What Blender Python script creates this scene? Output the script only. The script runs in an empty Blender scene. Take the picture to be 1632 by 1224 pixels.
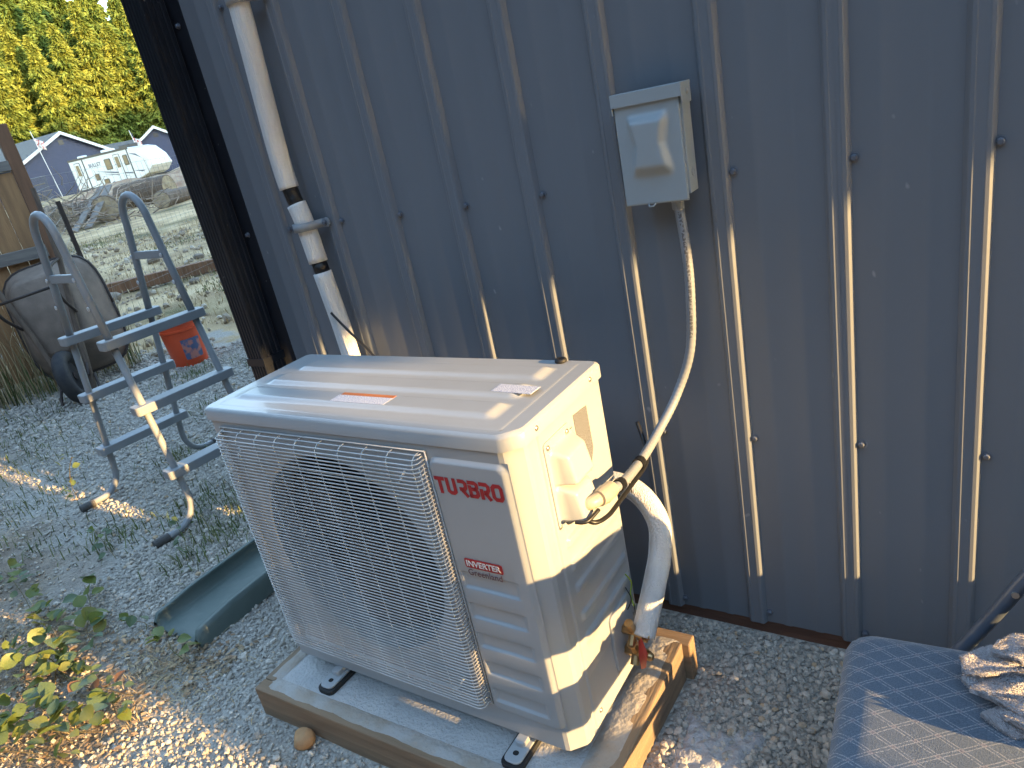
import bpy, bmesh, math, random
import numpy as np
from mathutils import Vector, Matrix
R = math.radians
random.seed(7)
rng = np.random.default_rng(7)
sc = bpy.context.scene
col = sc.collection

# ------------------------------------------------------------------ camera
cam_data = bpy.data.cameras.new('camera')
cam = bpy.data.objects.new('camera', cam_data)
col.objects.link(cam)
cam_data.sensor_width = 36.0
cam_data.lens = 36.0 * 1130.46 / 1632.0
cam_data.clip_start = 0.02
cam_data.clip_end = 3000
cr, cd, cf = Vector((0.8395, 0.5068, -0.1960)), Vector((0.0327, -0.4072, -0.9128)), Vector((-0.5424, 0.7599, -0.3584))
m = Matrix(((cr.x, -cd.x, -cf.x, 1.5498), (cr.y, -cd.y, -cf.y, -1.5296), (cr.z, -cd.z, -cf.z, 1.3916), (0, 0, 0, 1)))
cam.matrix_world = m
sc.camera = cam

# ------------------------------------------------------------------ sky and sun
SUN_EL, SUN_AZ = 10.5, -2.5      # azimuth from +X, negative = in front of the wall
world = bpy.data.worlds.new('World')
sc.world = world
world.use_nodes = True
wn = world.node_tree.nodes
sky = wn.new('ShaderNodeTexSky')
sky.sky_type = 'NISHITA'
sky.sun_disc = False
sky.sun_elevation = R(SUN_EL)
sky.sun_rotation = R(90 - SUN_AZ)
sky.air_density = 1.0
sky.dust_density = 0.25
sky.ozone_density = 0.7
world.node_tree.links.new(sky.outputs[0], wn['Background'].inputs[0])
wn['Background'].inputs[1].default_value = 0.15
sun_data = bpy.data.lights.new('sun', 'SUN')
sun_data.energy = 2.0
sun_data.angle = R(0.5)
sun_data.color = (1.0, 0.63, 0.26)
sun = bpy.data.objects.new('sun', sun_data)
col.objects.link(sun)
sd = Vector((math.cos(R(SUN_EL)) * math.cos(R(SUN_AZ)), math.cos(R(SUN_EL)) * math.sin(R(SUN_AZ)), math.sin(R(SUN_EL))))
sun.rotation_euler = sd.to_track_quat('Z', 'Y').to_euler()
vs = sc.view_settings
vs.view_transform = 'Standard'
vs.look = 'None'
vs.gamma = 1.0
vs.use_curve_mapping = False
vs.exposure = 3.08
sc.cycles.max_bounces = 5
sc.cycles.diffuse_bounces = 2
sc.cycles.glossy_bounces = 2
sc.cycles.transmission_bounces = 3

# ------------------------------------------------------------------ materials
def nd(nt, t, **kw):
    n = nt.nodes.new(t)
    for k, v in kw.items():
        setattr(n, k, v)
    return n

def M(name, c, rough=0.5, metal=0.0, c2=None, scale=12.0, detail=4.0, bump=0.0, bscale=150.0, spec=0.5, coat=0.0, lo=0.35, hi=0.65, stretch=(1, 1, 1), trans=0.0, emit=None, speck=None, speck_scale=90, island=0.0):
    ma = bpy.data.materials.new(name)
    ma.use_nodes = True
    nt = ma.node_tree
    b = nt.nodes['Principled BSDF']
    L = nt.links
    b.inputs['Roughness'].default_value = rough
    b.inputs['Metallic'].default_value = metal
    b.inputs['Specular IOR Level'].default_value = spec
    b.inputs['Coat Weight'].default_value = coat
    c = tuple(c) + (1,)
    if c2 is None:
        c2 = tuple(x * 0.8 for x in c[:3])
    c2 = tuple(c2) + (1,)
    tc = nd(nt, 'ShaderNodeTexCoord')
    mp = nd(nt, 'ShaderNodeMapping')
    mp.inputs['Scale'].default_value = stretch
    L.new(tc.outputs['Object'], mp.inputs[0])
    no = nd(nt, 'ShaderNodeTexNoise')
    no.inputs['Scale'].default_value = scale
    no.inputs['Detail'].default_value = detail
    L.new(mp.outputs[0], no.inputs['Vector'])
    rp = nd(nt, 'ShaderNodeValToRGB')
    rp.color_ramp.elements[0].position = lo
    rp.color_ramp.elements[0].color = c
    rp.color_ramp.elements[1].position = hi
    rp.color_ramp.elements[1].color = c2
    L.new(no.outputs[0], rp.inputs[0])
    out = rp.outputs[0]
    if island:
        ge = nd(nt, 'ShaderNodeNewGeometry')
        hs = nd(nt, 'ShaderNodeHueSaturation')
        mr = nd(nt, 'ShaderNodeMapRange')
        mr.inputs[3].default_value = 1 - island
        mr.inputs[4].default_value = 1 + island
        L.new(ge.outputs['Random Per Island'], mr.inputs[0])
        L.new(mr.outputs[0], hs.inputs['Value'])
        L.new(out, hs.inputs['Color'])
        out = hs.outputs[0]
    if speck:
        vo = nd(nt, 'ShaderNodeTexNoise')
        vo.inputs['Scale'].default_value = speck_scale
        vo.inputs['Detail'].default_value = 1.0
        L.new(mp.outputs[0], vo.inputs['Vector'])
        r2 = nd(nt, 'ShaderNodeValToRGB')
        r2.color_ramp.elements[0].position = 0.76
        r2.color_ramp.elements[0].color = (0, 0, 0, 1)
        r2.color_ramp.elements[1].position = 0.82
        r2.color_ramp.elements[1].color = (.7, .7, .7, 1)
        L.new(vo.outputs[0], r2.inputs[0])
        mx = nd(nt, 'ShaderNodeMixRGB')
        L.new(r2.outputs[0], mx.inputs[0])
        L.new(out, mx.inputs[1])
        mx.inputs[2].default_value = tuple(speck) + (1,)
        out = mx.outputs[0]
    L.new(out, b.inputs['Base Color'])
    if bump:
        n2 = nd(nt, 'ShaderNodeTexNoise')
        n2.inputs['Scale'].default_value = bscale
        n2.inputs['Detail'].default_value = 5
        L.new(mp.outputs[0], n2.inputs['Vector'])
        bp = nd(nt, 'ShaderNodeBump')
        bp.inputs['Strength'].default_value = bump
        bp.inputs['Distance'].default_value = 0.01
        L.new(n2.outputs[0], bp.inputs['Height'])
        L.new(bp.outputs[0], b.inputs['Normal'])
    if trans:
        tr = nd(nt, 'ShaderNodeBsdfTranslucent')
        L.new(out, tr.inputs[0])
        ms = nd(nt, 'ShaderNodeMixShader')
        ms.inputs[0].default_value = trans
        L.new(b.outputs[0], ms.inputs[1])
        L.new(tr.outputs[0], ms.inputs[2])
        L.new(ms.outputs[0], nt.nodes['Material Output'].inputs[0])
    return ma

MAT = dict(
    wall=M('slate_blue_painted_steel', (.172, .190, .216), .45, c2=(.180, .198, .225), scale=2.5, bump=.05, bscale=3.0, spec=.3, speck=(.4, .4, .4), speck_scale=38, stretch=(1, 1, .6)),
    screw=M('slate_screw_head', (.16, .18, .22), .3, metal=.2),
    black=M('black_painted_steel', (.012, .014, .02), .32, c2=(.018, .02, .026), scale=8, spec=.3, speck=(.3, .3, .3), speck_scale=70),
    skirt=M('brown_treated_board', (.16, .075, .045), .85, c2=(.10, .05, .033), scale=14, stretch=(.15, 1, 1), bump=.5, bscale=60),
    white=M('ac_white_enamel', (.39, .41, .42), .33, c2=(.37, .39, .40), scale=6, coat=.15),
    wire=M('grille_white_coating', (.66, .66, .64), .35),
    dark=M('fan_black_plastic', (.016, .017, .02), .45),
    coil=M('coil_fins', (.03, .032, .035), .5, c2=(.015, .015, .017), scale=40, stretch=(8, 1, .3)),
    red=M('logo_red', (.45, .012, .025), .4),
    purple=M('greenland_grey', (.16, .09, .11), .5),
    print_white=M('print_white', (.85, .84, .82), .5),
    orange_print=M('sticker_orange', (.62, .20, .06), .5),
    steel=M('zinc_screw', (.55, .54, .50), .3, metal=.8),
    rubber=M('black_rubber', (.018, .018, .018), .6),
    slot=M('slot_dark', (.02, .02, .02), .9),
    concrete=M('pad_concrete', (.42, .42, .41), .9, c2=(.50, .49, .47), scale=9, bump=.7, bscale=120, speck=(.3, .29, .27), speck_scale=25),
    lumber=M('pad_lumber', (.30, .205, .125), .85, c2=(.21, .14, .085), scale=7, stretch=(.35, 3, 6), bump=.35, bscale=40),
    lumber_y=M('pad_lumber_side', (.27, .195, .125), .85, c2=(.19, .135, .09), scale=7, stretch=(3, .35, 6), bump=.35, bscale=40),
    cement=M('cement_smear', (.42, .40, .37), .95, c2=(.36, .31, .25), scale=12, bump=.8, bscale=50),
    hose=M('white_hose_wrap', (.76, .76, .74), .55, c2=(.66, .66, .65), scale=9, bump=.6, bscale=110, stretch=(3, 3, .25)),
    tape=M('black_tape', (.012, .012, .013), .38, bump=.5, bscale=60),
    clampm=M('grey_plastic', (.30, .33, .36), .45, c2=(.25, .28, .31)),
    box=M('disconnect_grey', (.35, .40, .43), .42, c2=(.32, .37, .40), scale=5),
    brass=M('brass', (.62, .40, .18), .32, metal=.8, c2=(.40, .24, .11), scale=40),
    redtag=M('red_tag', (.40, .035, .035), .5),
    green_wire=M('ground_wire', (.35, .5, .03), .4),
    lad=M('ladder_grey_plastic', (.29, .31, .325), .5, c2=(.26, .28, .295), scale=8),
    foot=M('ladder_foot_cap', (.10, .095, .09), .8),
    bolt=M('white_bolt_cap', (.7, .7, .7), .4),
    bucket=M('orange_bucket', (.80, .10, .03), .4, c2=(.72, .085, .025), scale=8),
    bucket_in=M('bucket_label_blue', (.10, .13, .24), .5, c2=(.55, .22, .18), scale=16, lo=.48, hi=.56),
    tray=M('dusty_tray', (.27, .21, .165), .85, c2=(.18, .14, .11), scale=7, bump=.3, bscale=60),
    oldwood=M('weathered_handle', (.17, .125, .09), .85, c2=(.11, .08, .06), scale=12, stretch=(4, 4, .5), bump=.4, bscale=50),
    tyre=M('tyre_rubber', (.028, .029, .033), .75, c2=(.045, .043, .042), scale=25),
    rust=M('rusty_frame', (.06, .045, .038), .7),
    fence=M('cedar_fence', (.42, .24, .11), .8, c2=(.29, .165, .08), scale=6, stretch=(4, 4, .5), bump=.4, bscale=40),
    post=M('cedar_post', (.27, .14, .075), .8, c2=(.19, .10, .055), scale=6, stretch=(4, 4, .5), bump=.4, bscale=40),
    grey_board=M('grey_board', (.26, .24, .21), .9, c2=(.18, .165, .15), scale=10, stretch=(.6, .6, 4)),
    galv=M('galvanised_wire', (.22, .22, .21), .5, metal=.4),
    splash=M('green_plastic', (.09, .125, .112), .6, c2=(.12, .15, .135), scale=9, speck=(.14, .13, .10), speck_scale=45, bump=.2, bscale=40),
    stone_slab=M('pale_slab', (.36, .38, .39), .9, c2=(.28, .30, .31), scale=14, bump=.5, bscale=30),
    rock=M('tan_rock', (.30, .24, .175), .9, c2=(.20, .165, .13), scale=18, bump=.6, bscale=40),
    rock_o=M('orange_rock', (.48, .27, .12), .8, c2=(.38, .21, .10), scale=40, bump=.4, bscale=60),
    leaf=M('vine_leaf', (.13, .19, .045), .45, c2=(.19, .22, .055), scale=20, trans=.35),
    leaf_y=M('yellow_leaf', (.22, .23, .05), .5, c2=(.18, .20, .045), scale=20, trans=.35),
    leaf_d=M('dark_leaf', (.08, .13, .07), .45, c2=(.12, .17, .07), scale=20, trans=.25),
    leaf_b=M('brown_leaf', (.26, .13, .06), .7, c2=(.18, .09, .045), scale=20, trans=.2),
    stem=M('vine_stem', (.19, .12, .06), .7, c2=(.13, .13, .05)),
    straw=M('dry_straw', (.52, .41, .23), .8, c2=(.40, .30, .17), island=.35),
    grass=M('green_weed', (.09, .135, .04), .6, c2=(.15, .16, .06), island=.35, trans=.2),
    needle=M('conifer_needles', (.115, .165, .032), .7, c2=(.26, .28, .05), scale=.22, detail=3, island=.22, spec=.2),  # darker green patches put shadow gaps into the crown colour
    needle2=M('conifer_needles_green', (.07, .125, .03), .7, c2=(.19, .235, .045), scale=.22, detail=3, island=.22, spec=.2),  # same shadow gaps put into the colour, greener variant
    needle_dark=M('dark_fir_needles', (.030, .048, .024), .7, c2=(.045, .065, .03), scale=.3, detail=3, island=.25, spec=.15),
    bark=M('tree_bark', (.17, .125, .09), .9, c2=(.10, .075, .055), scale=9, bump=.6, bscale=15),
    logend=M('log_end', (.38, .32, .21), .85, c2=(.22, .17, .11), scale=6, bump=.3, bscale=30),
    houseblue=M('house_navy_siding', (.045, .055, .105), .6, c2=(.04, .05, .095), scale=2),
    trim=M('house_white_trim', (.75, .75, .73), .5),
    shingle=M('grey_shingle', (.17, .165, .15), .9, c2=(.13, .13, .12), scale=3, stretch=(1, 1, 6)),
    rvwhite=M('rv_white', (.70, .71, .70), .35, c2=(.64, .65, .64), scale=1.2),
    rvdark=M('rv_dark_trim', (.035, .037, .045), .35),
    rvglass=M('rv_window_glass', (.035, .04, .05), .12, c2=(.05, .045, .04), scale=3),
    rvstripe=M('rv_slate_stripe', (.10, .12, .17), .4),
    flagred=M('flag_cloth', (.45, .12, .10), .8, c2=(.65, .62, .6), scale=4, lo=.45, hi=.5),
    tube=M('chair_tube_blue', (.10, .125, .165), .35, c2=(.12, .145, .185), scale=20, metal=.3),
    twig=M('grey_twig', (.24, .18, .135), .9, c2=(.33, .28, .22), island=.4),
    mound=M('bark_mulch', (.30, .18, .11), .95, c2=(.45, .34, .22), scale=2.5, bump=.8, bscale=8),
    leaftree=M('broadleaf', (.07, .11, .03), .6, c2=(.10, .14, .04), scale=1, trans=.2),
    cable=M('black_cable', (.015, .015, .016), .4),
    beige=M('beige_elbow', (.52, .46, .36), .4),
    roofm=M('slate_roof_steel', (.05, .06, .085), .4),
)

# ------------------------------------------------------------------ mesh helpers
class MB:
    def __init__(s):
        s.v = []; s.f = []
    def add(s, vs_, fs):
        o = len(s.v)
        s.v += [tuple(p) for p in vs_]
        s.f += [tuple(i + o for i in q) for q in fs]
        return s
    def box(s, x0, x1, y0, y1, z0, z1, mat=None):
        p = [(x, y, z) for z in (z0, z1) for y in (y0, y1) for x in (x0, x1)]
        if mat is not None: p = [tuple(mat @ Vector(q)) for q in p]
        return s.add(p, [(0, 2, 3, 1), (4, 5, 7, 6), (0, 1, 5, 4), (2, 6, 7, 3), (0, 4, 6, 2), (1, 3, 7, 5)])
    def tube(s, pts, r, n=10, cap=True, flat=1.0):
        P = [Vector(p) for p in pts]
        rs = r if isinstance(r, (list, tuple, np.ndarray)) else [r] * len(P)
        t0 = (P[1] - P[0]).normalized()
        a = Vector((0, 0, 1)) if abs(t0.z) < .9 else Vector((1, 0, 0))
        u = t0.cross(a).normalized()
        vv, ff = [], []
        for i, p in enumerate(P):
            t = (P[min(i + 1, len(P) - 1)] - P[max(i - 1, 0)]).normalized()
            u = (u - t * u.dot(t)).normalized()
            w = t.cross(u)
            for k in range(n):
                an = 2 * math.pi * k / n
                vv.append(p + u * (math.cos(an) * rs[i]) + w * (math.sin(an) * rs[i] * flat))
        for i in range(len(P) - 1):
            for k in range(n):
                k2 = (k + 1) % n
                ff.append((i * n + k, i * n + k2, (i + 1) * n + k2, (i + 1) * n + k))
        if cap:
            ff.append(tuple(range(n - 1, -1, -1)))
            ff.append(tuple((len(P) - 1) * n + k for k in range(n)))
        return s.add(vv, ff)
    def lathe(s, prof, n=32, mat=None, sq=1.0):
        vv, ff = [], []
        for (r, z) in prof:
            for k in range(n):
                an = 2 * math.pi * k / n
                q = Vector((r * math.cos(an), r * math.sin(an) * sq, z))
                vv.append(mat @ q if mat is not None else q)
        for i in range(len(prof) - 1):
            for k in range(n):
                k2 = (k + 1) % n
                ff.append((i * n + k, i * n + k2, (i + 1) * n + k2, (i + 1) * n + k))
        if prof[0][0] > 1e-6: ff.append(tuple(range(n - 1, -1, -1)))
        if prof[-1][0] > 1e-6: ff.append(tuple((len(prof) - 1) * n + k for k in range(n)))
        return s.add(vv, ff)
    def prism(s, poly, h0, h1, fn):
        """poly: 2D outline; fn(a,b,h)->xyz"""
        n = len(poly)
        vv = [fn(a, b, h0) for a, b in poly] + [fn(a, b, h1) for a, b in poly]
        ff = [tuple(range(n - 1, -1, -1)), tuple(range(n, 2 * n))]
        for k in range(n):
            k2 = (k + 1) % n
            ff.append((k, k2, n + k2, n + k))
        return s.add(vv, ff)
    def field(s, us, vs_, fn):
        """lattice surface, fn(u,v)->xyz"""
        nu, nv = len(us), len(vs_)
        vv = [fn(u, v) for v in vs_ for u in us]
        ff = [(j * nu + i, j * nu + i + 1, (j + 1) * nu + i + 1, (j + 1) * nu + i) for j in range(nv - 1) for i in range(nu - 1)]
        return s.add(vv, ff)
    def build(s, name, mat, parent=None, smooth=False, bevel=0, loc=None, angle=None, fix=True):
        me = bpy.data.meshes.new(name)
        me.from_pydata(s.v, [], s.f)
        if fix:
            bm = bmesh.new(); bm.from_mesh(me)
            bmesh.ops.recalc_face_normals(bm, faces=bm.faces)
            bm.to_mesh(me); bm.free()
        me.materials.append(MAT[mat] if isinstance(mat, str) else mat)
        o = link(name, me, parent)
        if loc: o.location = loc
        if smooth or angle:
            me.polygons.foreach_set('use_smooth', [True] * len(me.polygons))
            if angle:
                me.set_sharp_from_angle(angle=R(angle))
        if bevel:
            b = o.modifiers.new('Bevel', 'BEVEL')
            b.width = bevel; b.segments = 2; b.limit_method = 'ANGLE'; b.angle_limit = R(40)
        return o

def link(name, data, parent=None):
    o = bpy.data.objects.new(name, data)
    col.objects.link(o)
    if parent is not None: o.parent = parent
    return o

def thing(name, label, cat, loc=(0, 0, 0), rz=0, group=None, rot=None):
    o = link(name, None)
    o.location = loc
    o.rotation_euler = rot if rot else (0, 0, rz)
    o.empty_display_size = .1
    return tag(o, label, cat, group)

def tag(o, label=None, cat=None, group=None, kind=None):
    if label: o['label'] = label
    if cat: o['category'] = cat
    if group: o['group'] = group
    if kind: o['kind'] = kind
    return o

def copy_tree(o, parent=None):
    c = o.copy(); col.objects.link(c); c.parent = parent
    for ch in list(o.children): copy_tree(ch, c)
    return c

def dup(o, name, parent, loc, rot=None, scale=None):
    c = bpy.data.objects.new(name, o.data); col.objects.link(c)
    c.parent = parent; c.location = loc
    if rot is not None: c.rotation_euler = rot
    if scale is not None: c.scale = scale
    return c

def spline(pts, sub=8):
    P = [Vector(p) for p in pts]
    out = []
    for i in range(len(P) - 1):
        a, b, c, d = P[max(i - 1, 0)], P[i], P[i + 1], P[min(i + 2, len(P) - 1)]
        for k in range(sub):
            t = k / sub
            out.append(.5 * ((2 * b) + (c - a) * t + (2 * a - 5 * b + 4 * c - d) * t * t + (3 * b - a - 3 * c + d) * t ** 3))
    out.append(P[-1])
    return out

def rrect(x0, x1, y0, y1, r, n=5):
    out = []
    for cx, cy, a0 in ((x1 - r, y1 - r, 0), (x0 + r, y1 - r, 90), (x0 + r, y0 + r, 180), (x1 - r, y0 + r, 270)):
        for k in range(n + 1):
            a = R(a0 + 90 * k / n)
            out.append((cx + r * math.cos(a), cy + r * math.sin(a)))
    return out

def step(x, e, w):   # smooth step from 0 to 1 around e over width w
    t = min(1, max(0, (x - e) / w + .5))
    return t * t * (3 - 2 * t)

def text_mesh(name, body, size, mat, parent, matrix, spacing=1.0, bold=0.0, xscale=1.0, depth=.0003):
    cu = bpy.data.curves.new(name, 'FONT')
    cu.body = body; cu.size = size; cu.space_character = spacing; cu.offset = bold; cu.extrude = depth
    cu.resolution_u = 3
    tmp = bpy.data.objects.new(name, cu); col.objects.link(tmp)
    dg = bpy.context.evaluated_depsgraph_get()
    me = bpy.data.meshes.new_from_object(tmp.evaluated_get(dg))
    bpy.data.objects.remove(tmp)
    me.transform(Matrix.Diagonal((xscale, 1, 1, 1)))
    me.transform(matrix)
    me.materials.clear(); me.materials.append(MAT[mat])
    return link(name, me, parent)

def frame(o, x, y):   # matrix with axes x,y at origin o
    x = Vector(x).normalized(); y = Vector(y).normalized(); z = x.cross(y)
    return Matrix(((x.x, y.x, z.x, o[0]), (x.y, y.y, z.y, o[1]), (x.z, y.z, z.z, o[2]), (0, 0, 0, 1)))

# ------------------------------------------------------------------ terrain
def vnoise(x, y, s=1.0, seed=0):
    x = np.asarray(x, float) * s + seed * 17.3; y = np.asarray(y, float) * s + seed * 9.1
    return (np.sin(x * 1.7 + np.sin(y * 1.3) * 1.4) + np.sin(y * 2.1 + np.sin(x * 1.9) * 1.2) + .5 * np.sin((x + y) * 3.7 + np.sin(x * 4.1 - y * 2.3))) / 2.5

def hgt(x, y):
    x = np.asarray(x, float); y = np.asarray(y, float)
    s = (x - 1.55) * -.87 + (y + 1.53) * .49
    h = .0215 * np.maximum(0, s - 4.5)
    far = np.clip((s - 3) / 6, 0, 1)
    h = h + vnoise(x, y, .6) * .05 * far + vnoise(x, y, 5) * .004
    near = np.clip((y + .55) / .5, 0, 1) * np.clip((x + .6) / .5, 0, 1) * (y < .6)
    return h - .04 * near

def axis(a, b, fine0, fine1, d0, grow):
    xs = list(np.arange(fine0, fine1 + 1e-6, d0))
    d = d0; x = fine1
    while x < b:
        d *= grow; x += d; xs.append(x)
    d = d0; x = fine0
    while x > a:
        d *= grow; x -= d; xs.insert(0, x)
    return np.array(xs)

gx = axis(-1500, 900, -4.5, 2.4, .045, 1.06)
gy = axis(-900, 1500, -1.6, 2.4, .045, 1.06)
X, Y = np.meshgrid(gx, gy)
Z = hgt(X, Y)
gv = np.stack([X.ravel(), Y.ravel(), Z.ravel()], 1)
nx, ny = len(gx), len(gy)
idx = np.arange(nx * ny).reshape(ny, nx)
gf = np.stack([idx[:-1, :-1].ravel(), idx[:-1, 1:].ravel(), idx[1:, 1:].ravel(), idx[1:, :-1].ravel()], 1)

def np_mesh(name, v, f, mat, parent=None, smooth=False):
    me = bpy.data.meshes.new(name)
    nf, k = f.shape
    me.vertices.add(len(v)); me.vertices.foreach_set('co', np.ascontiguousarray(v, dtype=np.float32).ravel())
    me.loops.add(nf * k); me.loops.foreach_set('vertex_index', np.ascontiguousarray(f, dtype=np.int32).ravel())
    me.polygons.add(nf); me.polygons.foreach_set('loop_start', np.arange(nf, dtype=np.int32) * k)
    me.update(calc_edges=True)
    me.polygons.foreach_set('use_smooth', np.full(nf, smooth))
    me.materials.append(MAT[mat] if isinstance(mat, str) else mat)
    return link(name, me, parent)

def ground_material():
    ma = bpy.data.materials.new('yard_ground'); ma.use_nodes = True
    nt = ma.node_tree; L = nt.links; b = nt.nodes['Principled BSDF']
    b.inputs['Roughness'].default_value = .95
    b.inputs['Specular IOR Level'].default_value = .2
    tc = nd(nt, 'ShaderNodeTexCoord')
    def noise(s, d=5, dist=0.0):
        n = nd(nt, 'ShaderNodeTexNoise'); n.inputs['Scale'].default_value = s; n.inputs['Detail'].default_value = d
        n.inputs['Distortion'].default_value = dist
        L.new(tc.outputs['Object'], n.inputs['Vector']); return n.outputs[0]
    def ramp(x, stops):
        r = nd(nt, 'ShaderNodeValToRGB'); e = r.color_ramp.elements
        while len(e) < len(stops): e.new(.5)
        for q, (p, c) in zip(e, stops): q.position = p; q.color = tuple(c) + (1,)
        L.new(x, r.inputs[0]); return r.outputs[0]
    def mix(f, a, b_):
        x = nd(nt, 'ShaderNodeMixRGB'); L.new(f, x.inputs[0]); L.new(a, x.inputs[1]); L.new(b_, x.inputs[2]); return x.outputs[0]
    vo = nd(nt, 'ShaderNodeTexVoronoi'); vo.inputs['Scale'].default_value = 75; L.new(tc.outputs['Object'], vo.inputs['Vector'])
    gravel = ramp(vo.outputs['Color'], [(0, (.31, .29, .255)), (.5, (.41, .385, .34)), (1, (.49, .46, .405))])
    soil = ramp(noise(9, 8), [(.3, (.19, .15, .115)), (.55, (.29, .235, .18)), (.75, (.40, .33, .25))])
    dry = ramp(noise(1.3, 10), [(.3, (.34, .24, .14)), (.45, (.50, .37, .21)), (.58, (.66, .50, .29)), (.75, (.72, .57, .36))])
    green = ramp(noise(16, 6), [(.3, (.06, .075, .03)), (.7, (.14, .14, .06))])
    sep = nd(nt, 'ShaderNodeSeparateXYZ'); L.new(tc.outputs['Object'], sep.inputs[0])
    def math_(op, a, b_=None, c=None):
        x = nd(nt, 'ShaderNodeMath', operation=op)
        for i, q in enumerate((a, b_, c)):
            if q is None: continue
            if isinstance(q, (int, float)): x.inputs[i].default_value = q
            else: L.new(q, x.inputs[i])
        return x.outputs[0]
    wob = math_('MULTIPLY', math_('SUBTRACT', noise(2.2, 6), .5), 1.6)
    # distance to the gravel edge, running from near the fence past the bucket
    e = math_('ADD', math_('MULTIPLY', sep.outputs[0], -.55), math_('MULTIPLY', sep.outputs[1], .83))
    edge = math_('ADD', math_('SUBTRACT', e, 3.55), wob)
    f_yard = ramp(edge, [(.42, (0, 0, 0)), (.58, (1, 1, 1))])
    e2 = math_('ADD', math_('MULTIPLY', sep.outputs[0], -.25), math_('MULTIPLY', sep.outputs[1], -.97))
    f_soil = ramp(math_('ADD', math_('SUBTRACT', e2, .46), wob), [(.3, (0, 0, 0)), (.7, (1, 1, 1))])
    f_green = ramp(noise(.55, 7), [(.52, (0, 0, 0)), (.66, (.8, .8, .8))])
    yard = mix(f_green, dry, green)
    near = mix(f_soil, gravel, soil)
    fi = mix(f_yard, near, yard)
    L.new(fi, b.inputs['Base Color'])
    bp = nd(nt, 'ShaderNodeBump'); bp.inputs['Strength'].default_value = .9; bp.inputs['Distance'].default_value = .02
    L.new(math_('ADD', math_('MULTIPLY', vo.outputs['Distance'], -.6), noise(60, 8)), bp.inputs['Height'])
    L.new(bp.outputs[0], b.inputs['Normal'])
    return ma

ground = np_mesh('ground', gv, gf, ground_material(), smooth=True)
tag(ground, kind='structure')

# ------------------------------------------------------------------ the steel barn
barn = thing('metal_barn', 'dark slate blue ribbed steel barn wall with black corner downspout trim', 'building', (-.56, 0, 0))
BX = .56    # barn local x = world x + BX
RIB0, PITCH = 1.093 + BX, .2286

def panel_profile():
    pts = []
    for k in range(5):
        c = k * PITCH
        rib = [(-.0245, 0), (-.0180, -.0120), (-.0165, -.0132), (-.0105, -.0142), (-.0080, -.0130), (.0080, -.0130), (.0105, -.0142), (.0165, -.0132), (.0180, -.0120), (.0245, 0)]
        if k == 0: rib = [q for q in rib if q[0] > 0]; rib.insert(0, (0, -.0130))
        if k == 4: rib = [q for q in rib if q[0] < 0]; rib.append((0, -.0130))
        pts += [(c + a, b) for a, b in rib]
        if k < 4:
            for fr in (1 / 3, 2 / 3):
                pts += [(c + PITCH * fr + a, b) for a, b in ((-.012, 0), (-.006, -.0022), (.006, -.0022), (.012, 0))]
    return pts
prof = panel_profile()
mb = MB()
zz = [0, .8, 1.6, 2.4, 3.2]
mb.field(range(len(prof)), zz, lambda i, z: (prof[int(i)][0], prof[int(i)][1], z))
pan = mb.build('wall_panel', 'wall', barn, angle=25, loc=(RIB0 - 7 * PITCH, 0, 0))
for j in range(1, 5):
    dup(pan, 'wall_panel', barn, (RIB0 - 7 * PITCH + j * 4 * PITCH, -.0006 * (j % 2), 0))
mb = MB()
mb.lathe([(0.0095, 0), (.0095, .0018), (.0062, .0022), (.0062, .0085), (.0045, .010), (0, .010)], 8, Matrix.Rotation(R(90), 4, 'X'))
scr = None
for row in (.03, .5535, 1.175, 1.797, 2.42, 3.04):
    for k in range(-6, 10):
        loc = (RIB0 + k * PITCH + .031 + random.uniform(-.002, .002), -.0003, row + random.uniform(-.006, .006))
        if scr is None: scr = mb.build('screw', 'screw', barn, loc=loc)
        else: dup(scr, 'screw', barn, loc)
BL = RIB0 - 7 * PITCH + 5 * 4 * PITCH     # local x of the far end
MB().box(-.02, BL, .002, .04, -.16, .012).build('skirt_board', 'skirt', barn, bevel=.003)
# corner trim: stepped dark flashing
mb = MB()
mb.prism([(-.005, .2), (-.005, -.012), (.006, -.022), (.03, -.022), (.034, -.018), (.075, -.018), (.079, -.0185), (.10, -.0165), (.139, -.0035), (.14, .0), (.02, .003), (.02, .2)], -.01, 3.2, lambda a, b, h: (a, b, h))
mb.build('corner_trim', 'black', barn)
for z in (.553, 1.175, 1.797, 2.42): dup(scr, 'screw', barn, (.118, -.0105, z))
# other walls and roof
MB().box(0, .03, .05, 9, 0, 3.2).build('gable_wall', 'wall', barn)
MB().box(BL - .03, BL, .05, 9, 0, 3.2).build('gable_wall', 'wall', barn)
MB().box(0, BL, 8.97, 9, 0, 3.2).build('back_wall', 'wall', barn)
for x in (0.001, BL - .031):
    MB().prism([(.05, 3.2), (9, 3.2), (4.5, 4.9)], x, x + .03, lambda a, b, h: (h, a, b)).build('gable_peak', 'wall', barn)
MB().prism([(-.35, 3.1), (-.35, 3.16), (4.5, 5.02), (4.5, 4.95)], -.3, BL + .3, lambda a, b, h: (h, a, b)).build('roof', 'roofm', barn)
MB().prism([(9.35, 3.1), (9.35, 3.16), (4.5, 5.02), (4.5, 4.95)], -.3, BL + .3, lambda a, b, h: (h, a, b)).build('roof', 'roofm', barn)

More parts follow.
